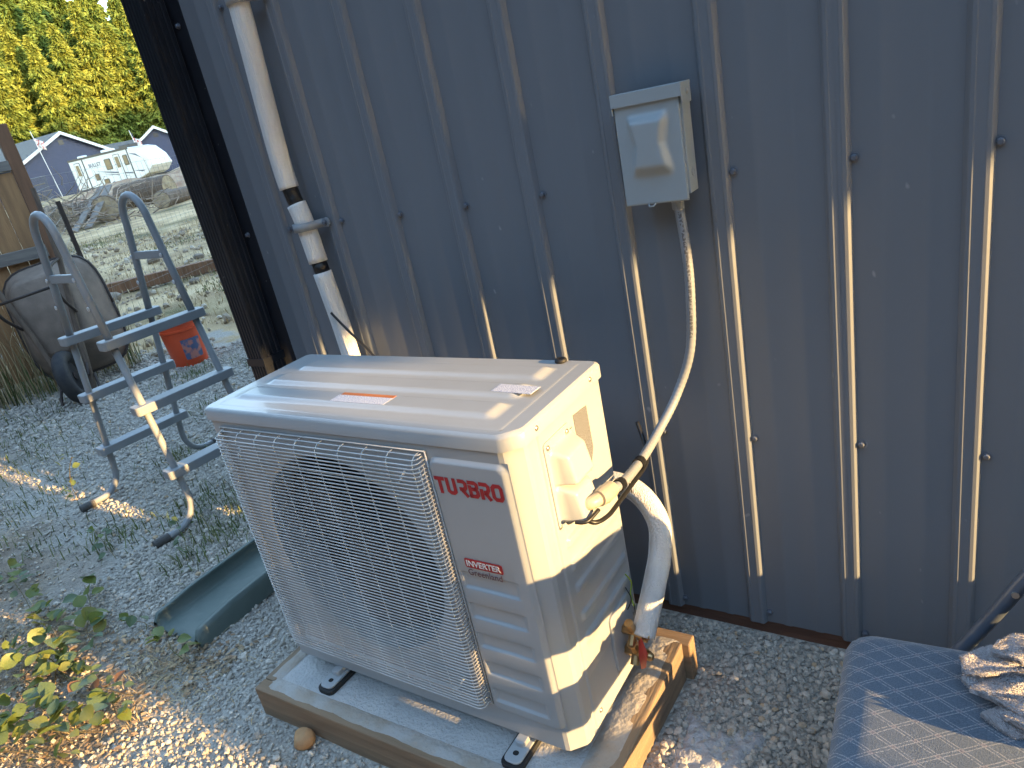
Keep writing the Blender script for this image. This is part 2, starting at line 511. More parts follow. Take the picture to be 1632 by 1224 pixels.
# downspout at the corner
dsx0, dsx1, dsy0, dsy1 = -.532, -.448, -.108, -.024
ds = thing('downspout', 'black fluted rectangular downspout running down the left corner of the barn', 'downspout', (dsx0, dsy0, 0))
w, d = dsx1 - dsx0, dsy1 - dsy0
out = []
n = 6
for i in range(n):
    a = w * (i + .08) / n; b2 = w * (i + .92) / n
    out += [(a, .004), (a + .003, 0), (b2 - .003, 0), (b2, .004)]
for i in range(4):
    a = d * (i + .1) / 4; b2 = d * (i + .9) / 4
    out += [(w - .003, a), (w, a + .003), (w, b2 - .003), (w - .003, b2)]
out += [(w - .002, d), (.002, d)]
for i in range(3, -1, -1):
    a = d * (i + .1) / 4; b2 = d * (i + .9) / 4
    out += [(.003, b2), (0, b2 - .003), (0, a + .003), (.003, a)]
MB().prism(out, .16, 3.15, lambda a, b, h: (a, b, h)).build('pipe', 'black', ds, bevel=.0012)
MB().prism(rrect(0, w, 0, d, .008), 0, .17, lambda a, b, h: (a, b - .10 * (1 - h / .17), h + .05)).build('elbow', 'black', ds)
for z in (.75, 2.1): MB().box(-.003, w + .003, -.003, d + .005, z, z + .028).build('strap', 'black', ds, bevel=.001)

# ------------------------------------------------------------------ concrete pad in a lumber form
pad = thing('equipment_pad', 'concrete slab cast in a rough lumber frame under the white outdoor unit', 'slab', (-.05, -.76, 0))
PW, PD, PH = 1.02, .56, .09
us = np.linspace(.036, PW - .036, 60); vs2 = np.linspace(.036, PD - .036, 40)
mb = MB(); mb.field(us, vs2, lambda u, v: (u, v, PH - .004 + .0016 * float(vnoise(u, v, 14))))
mb.build('concrete_fill', 'concrete', pad, smooth=True)
MB().box(0, PW, 0, .038, -.05, PH).build('front_form_board', 'lumber', pad, bevel=.004)
MB().box(-.0, PW + .018, PD - .038, PD, -.05, PH - .002).build('back_form_board', 'lumber', pad, bevel=.004)
MB().box(0, .038, .0385, PD - .0385, -.05, PH + .001).build('side_form_board', 'lumber_y', pad, bevel=.004)
MB().box(PW - .038, PW, .0385, PD - .0385, -.05, PH + .001).build('side_form_board', 'lumber_y', pad, bevel=.004)
# cement smears over the form boards
def smear(x0, x1, y0, y1, nm, seed):
    mb = MB()
    us = np.linspace(x0, x1, max(4, int((x1 - x0) / .012))); vs2 = np.linspace(y0, y1, max(4, int((y1 - y0) / .012)))
    def f(u, v):
        ex = min((u - x0) / .02, (x1 - u) / .02, (v - y0) / .012, (y1 - v) / .012, 1)
        return (u, v, PH - .003 + .0055 * max(0, ex) + .0011 * float(vnoise(u, v, 40, seed)) + .0012 * float(vnoise(u, v, 17, seed)))
    mb.field(us, vs2, f)
    return mb.build(nm, 'cement', pad, smooth=True)
smear(.03, PW - .10, .008, .055, 'cement_smear', 1)
smear(PW - .085, PW - .006, .05, PD - .03, 'cement_smear', 2)
smear(.005, .05, .04, PD - .05, 'cement_smear', 3)

# ------------------------------------------------------------------ outdoor unit
W, D, H = .895, .3427, .7535
ac = thing('outdoor_unit', 'white heat pump outdoor unit with wire fan grille and red lettering on the pad', 'outdoor unit', (0, -.630, .12), -.0168)
CH = .034      # chamfer of the right front corner
LB = .722      # underside of the lid skirt
def outline(o=0.0, r=.018):
    pts = []
    def arc(cx, cy, rr, a0, a1, n=5):
        for k in range(n + 1):
            a = R(a0 + (a1 - a0) * k / n); pts.append((cx + rr * math.cos(a), cy + rr * math.sin(a)))
    arc(-o + r + o * 0, -o + r, r, 180, 270)
    pts.extend([(W + o - CH - .006, -o), (W + o - CH + .004, -o + .0025), (W + o - .0035, -o + CH - .004), (W + o, -o + CH + .006)])
    arc(W + o - r, D + o - r, r, 0, 90)
    arc(-o + r, D + o - r, r, 90, 180)
    return pts
ol = outline()
FCX, FCZ, FR = .362, .392, .262
# chassis: every wall but the front and the right side (these are pressed panels)
mb = MB()
nO = len(ol)
for i in range(nO):
    a, b2 = ol[i], ol[(i + 1) % nO]
    front = abs(a[1]) < 1e-6 and abs(b2[1]) < 1e-6
    side = abs(a[0] - W) < 1e-6 and abs(b2[0] - W) < 1e-6
    if front or side: continue
    mb.add([(a[0], a[1], 0), (b2[0], b2[1], 0), (b2[0], b2[1], LB + .006), (a[0], a[1], LB + .006)], [(0, 1, 2, 3)])
mb.add([(x, y, 0) for x, y in ol], [tuple(range(nO - 1, -1, -1))])
mb.build('casing', 'white', ac, angle=30)
# front panel with round fan opening and raised service panel
xl, xr = ol[5][0], ol[6][0]
ring, sq = [], []
NS = 96
bx0, bx1, bz0, bz1 = .03, .685, .03, LB - .03
for k in range(NS):
    a = 2 * math.pi * k / NS
    dx, dz = math.cos(a), math.sin(a)
    ring.append((FCX + FR * dx, FCZ + FR * dz))
    t = min((bx1 - FCX) / dx if dx > 1e-9 else 1e9, (bx0 - FCX) / dx if dx < -1e-9 else 1e9, (bz1 - FCZ) / dz if dz > 1e-9 else 1e9, (bz0 - FCZ) / dz if dz < -1e-9 else 1e9)
    sq.append((FCX + t * dx, FCZ + t * dz))
for cxn in ((bx0, bz0), (bx1, bz0), (bx1, bz1), (bx0, bz1)):   # snap nearest to the corners
    i = min(range(NS), key=lambda q: (sq[q][0] - cxn[0]) ** 2 + (sq[q][1] - cxn[1]) ** 2); sq[i] = cxn
mb = MB()
lip = [(FCX + (FR + .012) * math.cos(2 * math.pi * k / NS), FCZ + (FR + .012) * math.sin(2 * math.pi * k / NS)) for k in range(NS)]
vv = [(x, 0.0, z) for x, z in sq] + [(x, -.0, z) for x, z in lip] + [(x, .006, z) for x, z in ring] + [(FCX + (x - FCX) * .985, .10, FCZ + (z - FCZ) * .985) for x, z in ring]
ff = []
for k in range(NS):
    k2 = (k + 1) % NS
    for j in range(3): ff.append((j * NS + k, j * NS + k2, (j + 1) * NS + k2, (j + 1) * NS + k))
mb.add(vv, ff)
def quad(x0, x1, z0, z1): mb.add([(x0, 0, z0), (x1, 0, z0), (x1, 0, z1), (x0, 0, z1)], [(0, 1, 2, 3)])
quad(xl, bx0, 0, LB + .006); quad(bx0, bx1, 0, bz0); quad(bx0, bx1, bz1, LB + .006); quad(bx1, xr, 0, LB + .006)
mb.build('front_panel', 'white', ac, angle=35)
# raised service panel with pressed louvres
SPX0, SPX1, SPZ0, SPZ1 = .684, .872, .058, .698
def lines(vals, w):
    s = set()
    for v in vals:
        for k in (-.5, -.3, -.1, .1, .3, .5): s.add(round(v + k * w, 5))
    return s
louz = [(.398, .436), (.3205, .357), (.243, .279), (.167, .203), (.091, .127)]
xs = sorted(lines([SPX0 + .006, SPX1 - .006], .011) | lines([.7035, .834], .008) | {SPX0 + .02, SPX0 + .012, SPX1 - .02, .75, .79})
zs = sorted(lines([SPZ0 + .006, SPZ1 - .006], .011) | lines([q for p in louz for q in p], .008) | {SPZ0 + .02, SPZ1 - .02, SPZ1 - .012, .5, .55, .6})
def corner(x, z, x0, x1, z0, z1, r):
    dx = max(x0 + r - x, 0, x - (x1 - r)); dz = max(z0 + r - z, 0, z - (z1 - r))
    return r - math.hypot(dx, dz)
xs = sorted(set(xs) | set(np.round(np.linspace(SPX0, SPX0 + .03, 9), 5)) | set(np.round(np.linspace(SPX1 - .03, SPX1, 9), 5)))
zs = sorted(set(zs) | set(np.round(np.linspace(SPZ0, SPZ0 + .03, 9), 5)) | set(np.round(np.linspace(SPZ1 - .03, SPZ1, 9), 5)))
def spf(x, z):
    e = step(corner(x, z, SPX0, SPX1, SPZ0, SPZ1, .024), .0065, .011)
    y = -.0095 * e + .0006
    for z0, z1 in louz:
        l = step(x, .7035, .012) * (1 - step(x, .834, .02)) * step(z, z0, .007) * (1 - step(z, z1, .007))
        y += .0065 * l
    return (x, y, z)
mb = MB(); mb.field(xs, zs, spf)
sp = mb.build('service_panel', 'white', ac, smooth=True)
# right side panel, pressed
S0, S1 = ol[9][1], ol[10][1]
ribs_z = [.455, .40, .345, .275, .22]
ys = sorted(lines([.062, .075], .006) | lines([.10, .315], .012) | set(np.round(np.linspace(S0, S1, 14), 5)))
zs = sorted(lines([q + e for q in ribs_z for e in (0, .02)], .008) | set(np.round(np.linspace(0, LB + .006, 12), 5)) | lines([.14], .006))
ys = [y for y in ys if S0 <= y <= S1]; zs = [z for z in zs if 0 <= z <= LB + .006]
def sdf(y, z):
    x = W
    x += .004 * step(y, .062, .004) * (1 - step(y, .075, .005)) * -1
    for q in ribs_z:
        x += .0065 * step(y, .10, .012) * (1 - step(y, .315, .012)) * step(z, q, .008) * (1 - step(z, q + .02, .008))
    x += -.003 * step(z, .10, .006) * (1 - step(z, .14, .006)) * step(y, .09, .01)
    return (x, y, z)
mb = MB(); mb.field(ys, zs, sdf)
mb.build('side_panel', 'white', ac, smooth=True)
# lid
lo = outline(.006, .02)
nL = len(lo)
mb = MB()
levels = [(0.0, LB), (0.0, H - .008), (-.0025, H - .003), (-.008, H - .0)]
def inset(o): return outline(.006 + o, .02 + o * .5)
vv, ff = [], []
for o, z in levels: vv += [(x, y, z) for x, y in inset(o)]
for j in range(len(levels) - 1):
    for i in range(nL):
        i2 = (i + 1) % nL
        ff.append((j * nL + i, j * nL + i2, (j + 1) * nL + i2, (j + 1) * nL + i))
mb.add(vv, ff)
# flat rim then pressed field
rim = [(x, y, H) for x, y in inset(-.008)]
fx0, fx1, fy0, fy1 = .045, W - .055, .03, D - .03
mb.add(rim, [tuple(range(nL))])
mb.build('lid', 'white', ac, angle=40)
pl = [(.060, .118), (.148, .206), (.236, .294)]
xs = sorted(set(np.round(np.linspace(.03, .13, 26), 5)) | set(np.round(np.linspace(.13, W - .13, 12), 5)) | set(np.round(np.linspace(W - .13, W - .035, 26), 5)))
ys = sorted(set(np.round(np.linspace(.018, D - .018, 90), 5)))
def lidf(x, y):
    z = H + .0006 * min(1, min(x - .03, W - .035 - x, y - .018, D - .018 - y) / .004)
    for i, (a, b2) in enumerate(pl):
        s_ = .055 + .016 * i
        z += .0075 * step(y, a, .016) * (1 - step(y, b2, .016)) * step(x, s_, .03) * (1 - step(x, W - .085, .03))
    return (x, y, z)
mb = MB(); mb.field(xs, ys, lidf)
mb.build('lid_pressing', 'white', ac, smooth=True)
# fan, motor and coil behind the opening
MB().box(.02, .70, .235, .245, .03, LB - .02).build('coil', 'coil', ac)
mb = MB()
for k in range(3):
    a0 = R(20 + 120 * k)
    us = np.linspace(0, 1, 8); vs2 = np.linspace(0, 1, 10)
    def bl(u, v, a0=a0):
        r = .05 + u * .19
        a = a0 + (v - .5) * R(95 - 25 * u) + u * R(28)
        return (FCX + r * math.cos(a), .075 + .05 * (v - .5) - .01 * math.sin(v * 3.14), FCZ + r * math.sin(a))
    mb.field(us, vs2, bl)
fan = mb.build('fan', 'dark', ac, smooth=True)
MB().lathe([(.062, .09), (.062, 0.01), (.05, 0), (0, 0)], 28, Matrix.Translation((FCX, .045, FCZ)) @ Matrix.Rotation(R(-90), 4, 'X')).build('hub', 'dark', fan, angle=40)
# grille: perimeter rods, long horizontal wires, upright wires
GX0, GX1, GZ0, GZ1, GY = .048, .682, .076, .702, -.034
gr = MB()
gr.tube([(GX0 - .004, -.004, GZ0 - .004), (GX1 + .004, -.004, GZ0 - .004), (GX1 + .004, -.004, GZ1 + .004), (GX0 - .004, -.004, GZ1 + .004), (GX0 - .004, -.004, GZ0 - .004)], .0022, 8)
gr = gr.build('grille', 'wire', ac, smooth=True)
def wire_path(x0, x1, yf, r=.022, yb=-.003):
    p = [(x0, yb, 0)]
    for k in range(6):
        a = R(90 * k / 5); p.append((x0 + r * (1 - math.cos(a)), yf + r * (1 - math.sin(a)), 0))
    for k in range(6):
        a = R(90 * k / 5); p.append((x1 - r * (1 - math.sin(a)), yf + r * (1 - math.cos(a)), 0))
    p.append((x1, yb, 0))
    return p
hw = MB().tube(wire_path(GX0, GX1, GY, .015), .0016, 6).build('grille_wire', 'wire', gr, smooth=True, fix=False)
zc = np.linspace(GZ0 + .004, GZ1 - .012, 70)
hw.location = (0, 0, zc[0])
for z in zc[1:]: dup(hw, 'grille_wire', gr, (0, 0, z))
def upright(yf, r=.02):
    p = [(0, -.003, GZ0)]
    for k in range(5):
        a = R(90 * k / 4); p.append((0, yf + r * (1 - math.sin(a)), GZ0 + r * (1 - math.cos(a))))
    for k in range(5):
        a = R(90 * k / 4); p.append((0, yf + r * (1 - math.cos(a)), GZ1 - r * (1 - math.sin(a))))
    p.append((0, -.003, GZ1))
    return p
tw_ = MB().tube(wire_path(GX0 + .004, GX1 - .004, -.026, .012), .0016, 6).build('grille_wire', 'wire', gr, smooth=True, fix=False, loc=(0, 0, GZ1 - .006))
MB().tube(wire_path(GX0 + .006, GX1 - .006, -.013, .008), .0016, 6).build('grille_wire', 'wire', gr, smooth=True, fix=False, loc=(0, 0, GZ1 - .0015))
uw = None
for x in np.linspace(GX0 + .012, GX1 - .012, 10):
    if uw is None: uw = MB().tube(upright(GY + .0036), .0013, 6).build('upright_wire', 'wire', gr, smooth=True, loc=(x, 0, 0))
    else: dup(uw, 'upright_wire', gr, (x, 0, 0))
for x in (GX0 + .001, GX1 - .001):   # extra rods at the two flanks
    for y in (-.012, -.024):
        MB().tube([(x, y, GZ0 + .01), (x, y, GZ1 - .02)], .0014, 6).build('flank_rod', 'wire', gr, smooth=True)
for z in (GZ0 + .035, GZ1 - .062):   # stiffening rods behind the wires with bent-back ends
    MB().tube([(GX0 + .055, -.01, z + .02), (GX0 + .065, GY + .006, z), (GX1 - .065, GY + .006, z), (GX1 - .055, -.01, z + .02)], .0028, 8).build('stiffener', 'wire', gr, smooth=True)
# lettering on the service panel
def stroke(mb, pts, wd, ox, oz, closed=False):
    P = [Vector((a, b)) for a, b in pts]
    n = len(P); off = []
    for i in range(n):
        a = P[i - 1] if (i > 0 or closed) else None
        c = P[(i + 1) % n] if (i < n - 1 or closed) else None
        d1 = (P[i] - a).normalized() if a is not None else (c - P[i]).normalized()
        d2 = (c - P[i]).normalized() if c is not None else d1
        nn = Vector((-(d1.y + d2.y), d1.x + d2.x)).normalized()
        k = 1 / max(.45, nn.dot(Vector((-d1.y, d1.x))))
        off.append((P[i] + nn * wd / 2 * k, P[i] - nn * wd / 2 * k))
    vv, ff = [], []
    for p, q in off: vv += [(ox + p.x, -.0098, oz + p.y), (ox + q.x, -.0098, oz + q.y)]
    m_ = n if closed else n - 1
    for i in range(m_):
        j = (i + 1) % n
        ff.append((2 * i, 2 * i + 1, 2 * j + 1, 2 * j))
    mb.add(vv, ff)
hh, ww, st = .037, .0245, .0082
glyph = {
    'T': [[(0, hh - st / 2), (ww, hh - st / 2)], [(ww / 2, hh - st), (ww / 2, 0)]],
    'U': [[(st / 2, hh), (st / 2, .008), (st / 2 + .005, st / 2), (ww - st / 2 - .005, st / 2), (ww - st / 2, .008), (ww - st / 2, hh)]],
    'R': [[(.003, hh - st / 2), (ww - .008, hh - st / 2), (ww - st / 2, hh - .008), (ww - st / 2, hh * .56), (ww - .008, hh * .43), (.005, hh * .43)], [(ww * .42, hh * .40), (ww - .002, 0)]],
    'r': [[(st / 2, hh * .62), (st / 2, 0)], [(.0, hh - st / 2), (ww - .008, hh - st / 2), (ww - st / 2, hh - .008), (ww - st / 2, hh * .6), (ww - .008, hh * .43), (.009, hh * .43)], [(ww * .48, hh * .40), (ww - .002, 0)]],
    'B': [[(0, hh - st / 2), (ww - .008, hh - st / 2), (ww - st / 2, hh - .007), (ww - st / 2, hh * .64), (ww - .007, hh * .52), (ww - st / 2, hh * .40), (ww - st / 2, .008), (ww - .008, st / 2), (0, st / 2)], [(st / 2, hh * .74), (st / 2, 0)], [(st, hh * .52), (ww - .005, hh * .52)]],
    'O': [[(.0085, st / 2), (ww - .0055, st / 2), (ww - st / 2 + .002, .009), (ww - st / 2 + .002, hh - .009), (ww - .0055, hh - st / 2), (.0085, hh - st / 2), (st / 2, hh - .009), (st / 2, .009)]],
}
ox = .6985
for ch, key in (('T', 'T'), ('U', 'U'), ('R', 'R'), ('B', 'B'), ('R', 'r'), ('O', 'O')):
    mb = MB()
    for s_ in glyph[key]: stroke(mb, s_, st, ox, .6215, closed=(key == 'O'))
    mb.build('letter', 'red', sp, fix=False)
    ox += .0262
yb = -.0097
MB().prism(rrect(.7205, .8115, .4525, .4745, .004), yb, yb - .0004, lambda a, b, h: (a, h, b)).build('badge', 'red', sp)
text_mesh('badge_text', 'INVERTER', .0185, 'print_white', sp, frame((.7235, yb - .0007, .457), (1, 0, 0), (0, 0, 1)), 1.0, .0004, 1.0)
text_mesh('model_text', 'Greenland', .0215, 'purple', sp, frame((.7225, yb - .0003, .4345), (1, 0, 0), (0, 0, 1)), 1.02, 0, .90)
# lid stickers
def sticker_material(name, base, ink, sc1, sc2):
    ma = bpy.data.materials.new(name); ma.use_nodes = True
    nt = ma.node_tree; L = nt.links; b = nt.nodes['Principled BSDF']
    b.inputs['Roughness'].default_value = .5
    tc = nd(nt, 'ShaderNodeTexCoord'); mp = nd(nt, 'ShaderNodeMapping'); mp.inputs['Scale'].default_value = (sc1, sc2, sc2)
    L.new(tc.outputs['Object'], mp.inputs[0])
    no = nd(nt, 'ShaderNodeTexNoise'); no.inputs['Scale'].default_value = 1; no.inputs['Detail'].default_value = 0
    L.new(mp.outputs[0], no.inputs['Vector'])
    rp = nd(nt, 'ShaderNodeValToRGB'); rp.color_ramp.interpolation = 'CONSTANT'
    rp.color_ramp.elements[0].color = tuple(base) + (1,); rp.color_ramp.elements[1].position = .52; rp.color_ramp.elements[1].color = tuple(ink) + (1,)
    L.new(no.outputs[0], rp.inputs[0]); L.new(rp.outputs[0], b.inputs['Base Color'])
    return ma
MAT['note'] = sticker_material('note_print', (.72, .72, .74), (.42, .44, .55), 400, 420)
MAT['plate'] = sticker_material('plate_print', (.17, .18, .20), (.10, .105, .115), 250, 420)
mb = MB(); mb.box(.376, .536, .066, .098, H + .0078, H + .0084); mb.build('caution_label', 'note', ac)
MB().box(.380, .5355, .0985, .110, H + .0078, H + .0086).build('caution_stripe', 'orange_print', ac)
MB().box(.748, .845, .155, .190, H + .0079, H + .0085, Matrix.Translation((.8, .17, 0)) @ Matrix.Rotation(R(-3), 4, 'Z') @ Matrix.Translation((-.8, -.17, 0))).build('warning_label', 'note', ac)
# grommet on the rear right of the lid
MB().lathe([(.003, .001), (.0125, .001), (.0135, .004), (.012, .008), (.006, .0095), (.0035, .006)], 20, Matrix.Translation((.813, D - .012, H))).build('grommet', 'rubber', ac, smooth=True)
# screws on the lid skirt and covers
sm = MB().lathe([(.0058, 0), (.0058, .0012), (.004, .0028), (0, .0032)], 12, Matrix.Rotation(R(90), 4, 'Y')).build('screw', 'steel', ac, smooth=True, loc=(W + .0055, .068, .737))
for y, z, x in ((.285, .737, W + .0055), (.094, .682, W + .0035), (.168, .679, W + .0035), (.088, .513, W + .0005), (.31, .055, W - .0025), (.20, .04, W - .0025), (.10, .03, W + .0001), (.315, .115, W - .0025)):
    dup(sm, 'screw', ac, (x, y, z))
# electrical cover plate with two hoods
cov = MB()
cov.prism(rrect(.082, .182, .512, .694, .008), W - .002, W + .0032, lambda a, b, h: (h, a, b))
cov = cov.build('terminal_cover', 'white', ac, bevel=.0012)
def hood(y0, y1, z0, z1, depth, nm, par):
    us = np.linspace(0, 1, 22); vs2 = np.linspace(0, 1, 24)
    def f(u, v):
        y = y0 + (y1 - y0) * u; z = z0 + (z1 - z0) * v
        e = step(min(u, 1 - u), .10, .16) * (1 - step(v, .86, .26)) * step(v, .015, .03)
        # the hood is deepest at its open lower lip and slopes back to the plate
        return (W + .003 + depth * e * (1 - .35 * v), y, z)
    mb = MB(); mb.field(us, vs2, f)
    return mb.build(nm, 'white', par, smooth=True)
hood(.092, .196, .598, .676, .042, 'upper_hood', cov)
hood(.090, .186, .520, .600, .048, 'lower_hood', cov)
MB().prism([(.205, .695), (.262, .69), (.262, .595), (.238, .552), (.214, .575), (.214, .62), (.205, .64)], W + .0002, W + .0009, lambda a, b, h: (h, a, b)).build('rating_plate', 'plate', ac)
# mounting feet on rubber pads, front pair and rear pair
for x in (.165, .748):
    for ysg, y0 in ((-1, .0), (1, D)):
        f = MB()
        us = np.linspace(0, 1, 5)
        ye = y0 + ysg * .062
        poly = rrect(x - .022, x + .022, min(y0 - ysg * .04, ye), max(y0 - ysg * .04, ye), .014, 4)
        f.prism(poly, -.020, -.0145, lambda a, b, h: (a, b, h))
        f.prism(rrect(x - .013, x + .013, min(y0 - ysg * .04, y0 + ysg * .022), max(y0 - ysg * .04, y0 + ysg * .022), .008, 3), -.0146, -.001, lambda a, b, h: (a, b, h))
        fo = f.build('mounting_foot', 'white', ac, bevel=.002)
        MB().prism(rrect(x - .007, x + .007, ye - ysg * .024 - .006, ye - ysg * .024 + .006, .0055, 4), -.0144, -.0138, lambda a, b, h: (a, b, h)).build('bolt_slot', 'slot', fo)
        p2 = rrect(x - .028, x + .028, min(y0 - ysg * .04, ye + ysg * .008), max(y0 - ysg * .04, ye + ysg * .008), .016, 4)
        MB().prism(p2, -.0335, -.0205, lambda a, b, h: (a, b, h)).build('rubber_pad', 'rubber', fo, bevel=.002)
# service valves low on the right side
va = MB()
va.prism(rrect(.195, .30, .045, .20, .014), W - .003, W + .006, lambda a, b, h: (h, a, b))
vb = va.build('valve_bracket', 'white', ac, bevel=.002)
for z, r_ in ((.135, .012), (.078, .015)):
    v_ = MB()
    v_.tube([(W + .004, .245, z), (W + .036, .245, z)], r_, 6)
    v_.tube([(W + .030, .245, z), (W + .030, .23, z + .035)], r_ * .85, 8)
    v_.tube([(W + .030, .245, z), (W + .030, .225, z - .024)], r_ * .7, 8)
    v_.tube([(W + .034, .245, z), (W + .058, .24, z - .002)], [r_ * .95, r_ * .95], 6)
    v_ = v_.build('valve', 'brass', ac, angle=40)
    MB().lathe([(r_ * .62, 0), (r_ * .75, .006), (r_ * .5, .014), (0, .015)], 10, Matrix.Translation((W + .058, .24, z - .002)) @ Matrix.Rotation(R(90), 4, 'Y')).build('valve_cap', 'brass', v_, angle=40)
MB().add([(W + .046, .232, .120), (W + .064, .216, .150), (W + .078, .206, .120), (W + .070, .204, .078), (W + .052, .214, .058), (W + .046, .222, .085)], [(0, 1, 2, 3, 4, 5)]).build('red_tag', 'redtag', ac)
ob = ac.children[-1]; so = ob.modifiers.new('Solidify', 'SOLIDIFY'); so.thickness = .0015
MB().tube(spline([(W + .003, .30, .245), (W + .012, .305, .22), (W + .008, .30, .19), (W + .02, .285, .17)]), .0016, 6).build('ground_wire', 'green_wire', ac, smooth=True)
MB().tube(spline([(W + .003, .29, .215), (W + .016, .285, .19), (W + .008, .275, .165)]), .0014, 6).build('thin_wire', 'cable', ac, smooth=True)

# ------------------------------------------------------------------ line set hose
hose = thing('line_set_hose', 'white wrapped refrigerant hose clamped to the wall and looping behind the outdoor unit', 'hose', (-.11, -.05, 0))
HO = Vector((-.11, -.05, 0))
hp = [(-.10, -.055, 2.25), (-.108, -.055, 2.0), (-.112, -.055, 1.774), (-.128, -.053, 1.556), (-.141, -.05, 1.40), (-.139, -.05, 1.298), (-.120, -.05, 1.20), (-.107, -.052, 1.06), (-.086, -.058, .89), (-.068, -.07, .77), (-.03, -.10, .66), (.10, -.16, .58), (.35, -.185, .56), (.62, -.19, .52), (.79, -.18, .505), (.885, -.19, .49), (.942, -.215, .435), (.956, -.255, .375), (.958, -.315, .325), (.955, -.37, .275), (.95, -.405, .235)]
path = spline([Vector(p) - HO for p in hp], 10)
def hose_piece(i0, i1, name, mat, r, flat=1.0, ribbed=True):
    mb = MB()
    P = path[i0:i1 + 1]
    rs = [r * (1 + (.008 * math.sin(k * 2.1) if ribbed else 0)) for k in range(len(P))]
    mb.tube(P, rs, 20, True, flat)
    if ribbed:   # the flap of the wrap: a raised seam along the hose
        n0 = None
        sm_, Q = [], []
        t0 = (P[1] - P[0]).normalized(); u = t0.cross(Vector((0, 1, 0))).normalized()
        for i, p in enumerate(P):
            t = (P[min(i + 1, len(P) - 1)] - P[max(i - 1, 0)]).normalized()
            u = (u - t * u.dot(t)).normalized(); w_ = t.cross(u)
            if w_.y > 0: w_ = -w_
            Q.append(p + (u * -.62 + w_ * .78) * r * .99)
        mb.tube(Q, .0028, 6)
    return mb.build(name, mat, hose, smooth=True)
def idx_at(z):   # along the wall run
    return min(range(95), key=lambda i: abs(path[i].z - z))
ia, ib, ic, id_ = idx_at(1.295), idx_at(1.255), idx_at(1.075), idx_at(1.05)
hose_piece(0, ia, 'wrap_sleeve', 'hose', .0275)
hose_piece(ia, ib, 'black_tape', 'tape', .023, ribbed=False)
hose_piece(ib, ic, 'wrap_sleeve', 'hose', .0275)
hose_piece(ic, id_, 'black_tape', 'tape', .0235, ribbed=False)
hose_piece(id_, 128, 'wrap_sleeve', 'hose', .027)
hose_piece(128, len(path) - 4, 'wrap_sleeve', 'hose', .0255)
hose_piece(len(path) - 5, len(path) - 1, 'copper_tail', 'brass', .012, ribbed=False)
for z in (1.79, 1.185):
    p = path[idx_at(z)] + HO
    cl = thing('pipe_clamp', 'grey plastic clamp holding the white hose, %s' % ('at the top of the picture' if z > 1.5 else 'midway down the wall'), 'clamp', (p.x, -.02, z), 0, 'hose clamps')
    mb = MB()
    arc = []
    for k in range(13):
        a = math.pi * k / 12
        arc.append((.032 * math.cos(a), -.033 - .031 * math.sin(a)))
    full = [(.032 + .034, -.0)] + [(.032 + .008, -.002)] + arc + [(-.032 - .008, -.002), (-.032 - .018, -.0)]
    vv, ff = [], []
    for (x, y) in full:
        vv += [(x, y, -.012), (x, y, .012)]
    for i in range(len(full) - 1): ff.append((2 * i, 2 * i + 1, 2 * i + 3, 2 * i + 2))
    mb.add(vv, ff)
    b_ = mb.build('strap', 'clampm', cl, smooth=True)
    s_ = b_.modifiers.new('Solidify', 'SOLIDIFY'); s_.thickness = .005; s_.offset = 1
    mb = MB().tube([(.056, .002, 0), (.056, -.006, 0)], .0135, 16); mb.build('ear', 'clampm', cl, angle=40)
    for x in (.057, -.050): dup(scr, 'screw', cl, (x, -.006 if x > 0 else -.002, 0))
cb = MB().tube(spline([(-.085, -.085, .925), (-.03, -.09, .87), (.05, -.10, .80), (.12, -.13, .74), (.16, -.2, .66)]), .0038, 8).build('control_cable', 'cable', None, smooth=True)
tag(cb, 'thin black cable running from the white hose down behind the unit', 'cable')

# ------------------------------------------------------------------ disconnect box and whip
dbx = thing('disconnect_box', 'grey metal electrical disconnect box with embossed door on the wall', 'electrical box', (.912, -.021, 1.144), 0)
bw, bh, bd = .138, .226, .05
MB().box(0.004, bw + .004, -bd, 0, 0.010, bh - .004).build('enclosure', 'box', dbx, bevel=.002)
us = np.linspace(0, bw, 40); vs2 = np.linspace(-.002, bh - .022, 60)
def door(u, v):
    y = -bd - .006
    # trapezium boss, wide at the top and bottom, waisted
    t = (v - .062) / .118
    cx_ = .069
    hw_ = .048 - .012 * (1 - abs(2 * t - 1)) if 0 <= t <= 1 else .048
    e = step(min(hw_ - abs(u - cx_), .2), .007, .016) * step(v, .066, .030) * (1 - step(v, .172, .022))
    y -= .018 * e
    return (u, y, v)
mb = MB(); mb.field(us, vs2, door)
dv = mb.build('door', 'box', dbx, smooth=True)
so = dv.modifiers.new('Solidify', 'SOLIDIFY'); so.thickness = .005; so.offset = -1
# rain hood folded over the top with side ears
mb = MB()
mb.box(-.004, bw + .008, -bd - .010, 0.0, bh - .006, bh)
mb.box(-.004, bw + .008, -bd - .012, -bd - .0085, bh - .026, bh - .0005)
mb.box(bw + .0065, bw + .0085, -bd - .010, -.004, bh - .040, bh - .0005)
mb.box(-.0045, -.0025, -bd - .010, -.004, bh - .040, bh - .0005)
mb.build('rain_hood', 'box', dbx, bevel=.0008)
MB().lathe([(0.009, 0), (.009, .001), (.0075, .0016), (.0065, .0008), (0, .0008)], 20, Matrix.Translation((bw + .004, -.025, .05)) @ Matrix.Rotation(R(90), 4, 'Y')).build('knockout', 'box', dbx)
MB().tube([(.052, -bd - .009, -.001), (.055, -bd - .016, -.005), (.064, -bd - .016, -.005), (.067, -bd - .009, -.001)], .0018, 6).build('hasp', 'box', dbx)
dup(sm, 'screw', dbx, (bw + .0085, -.028, bh - .02))
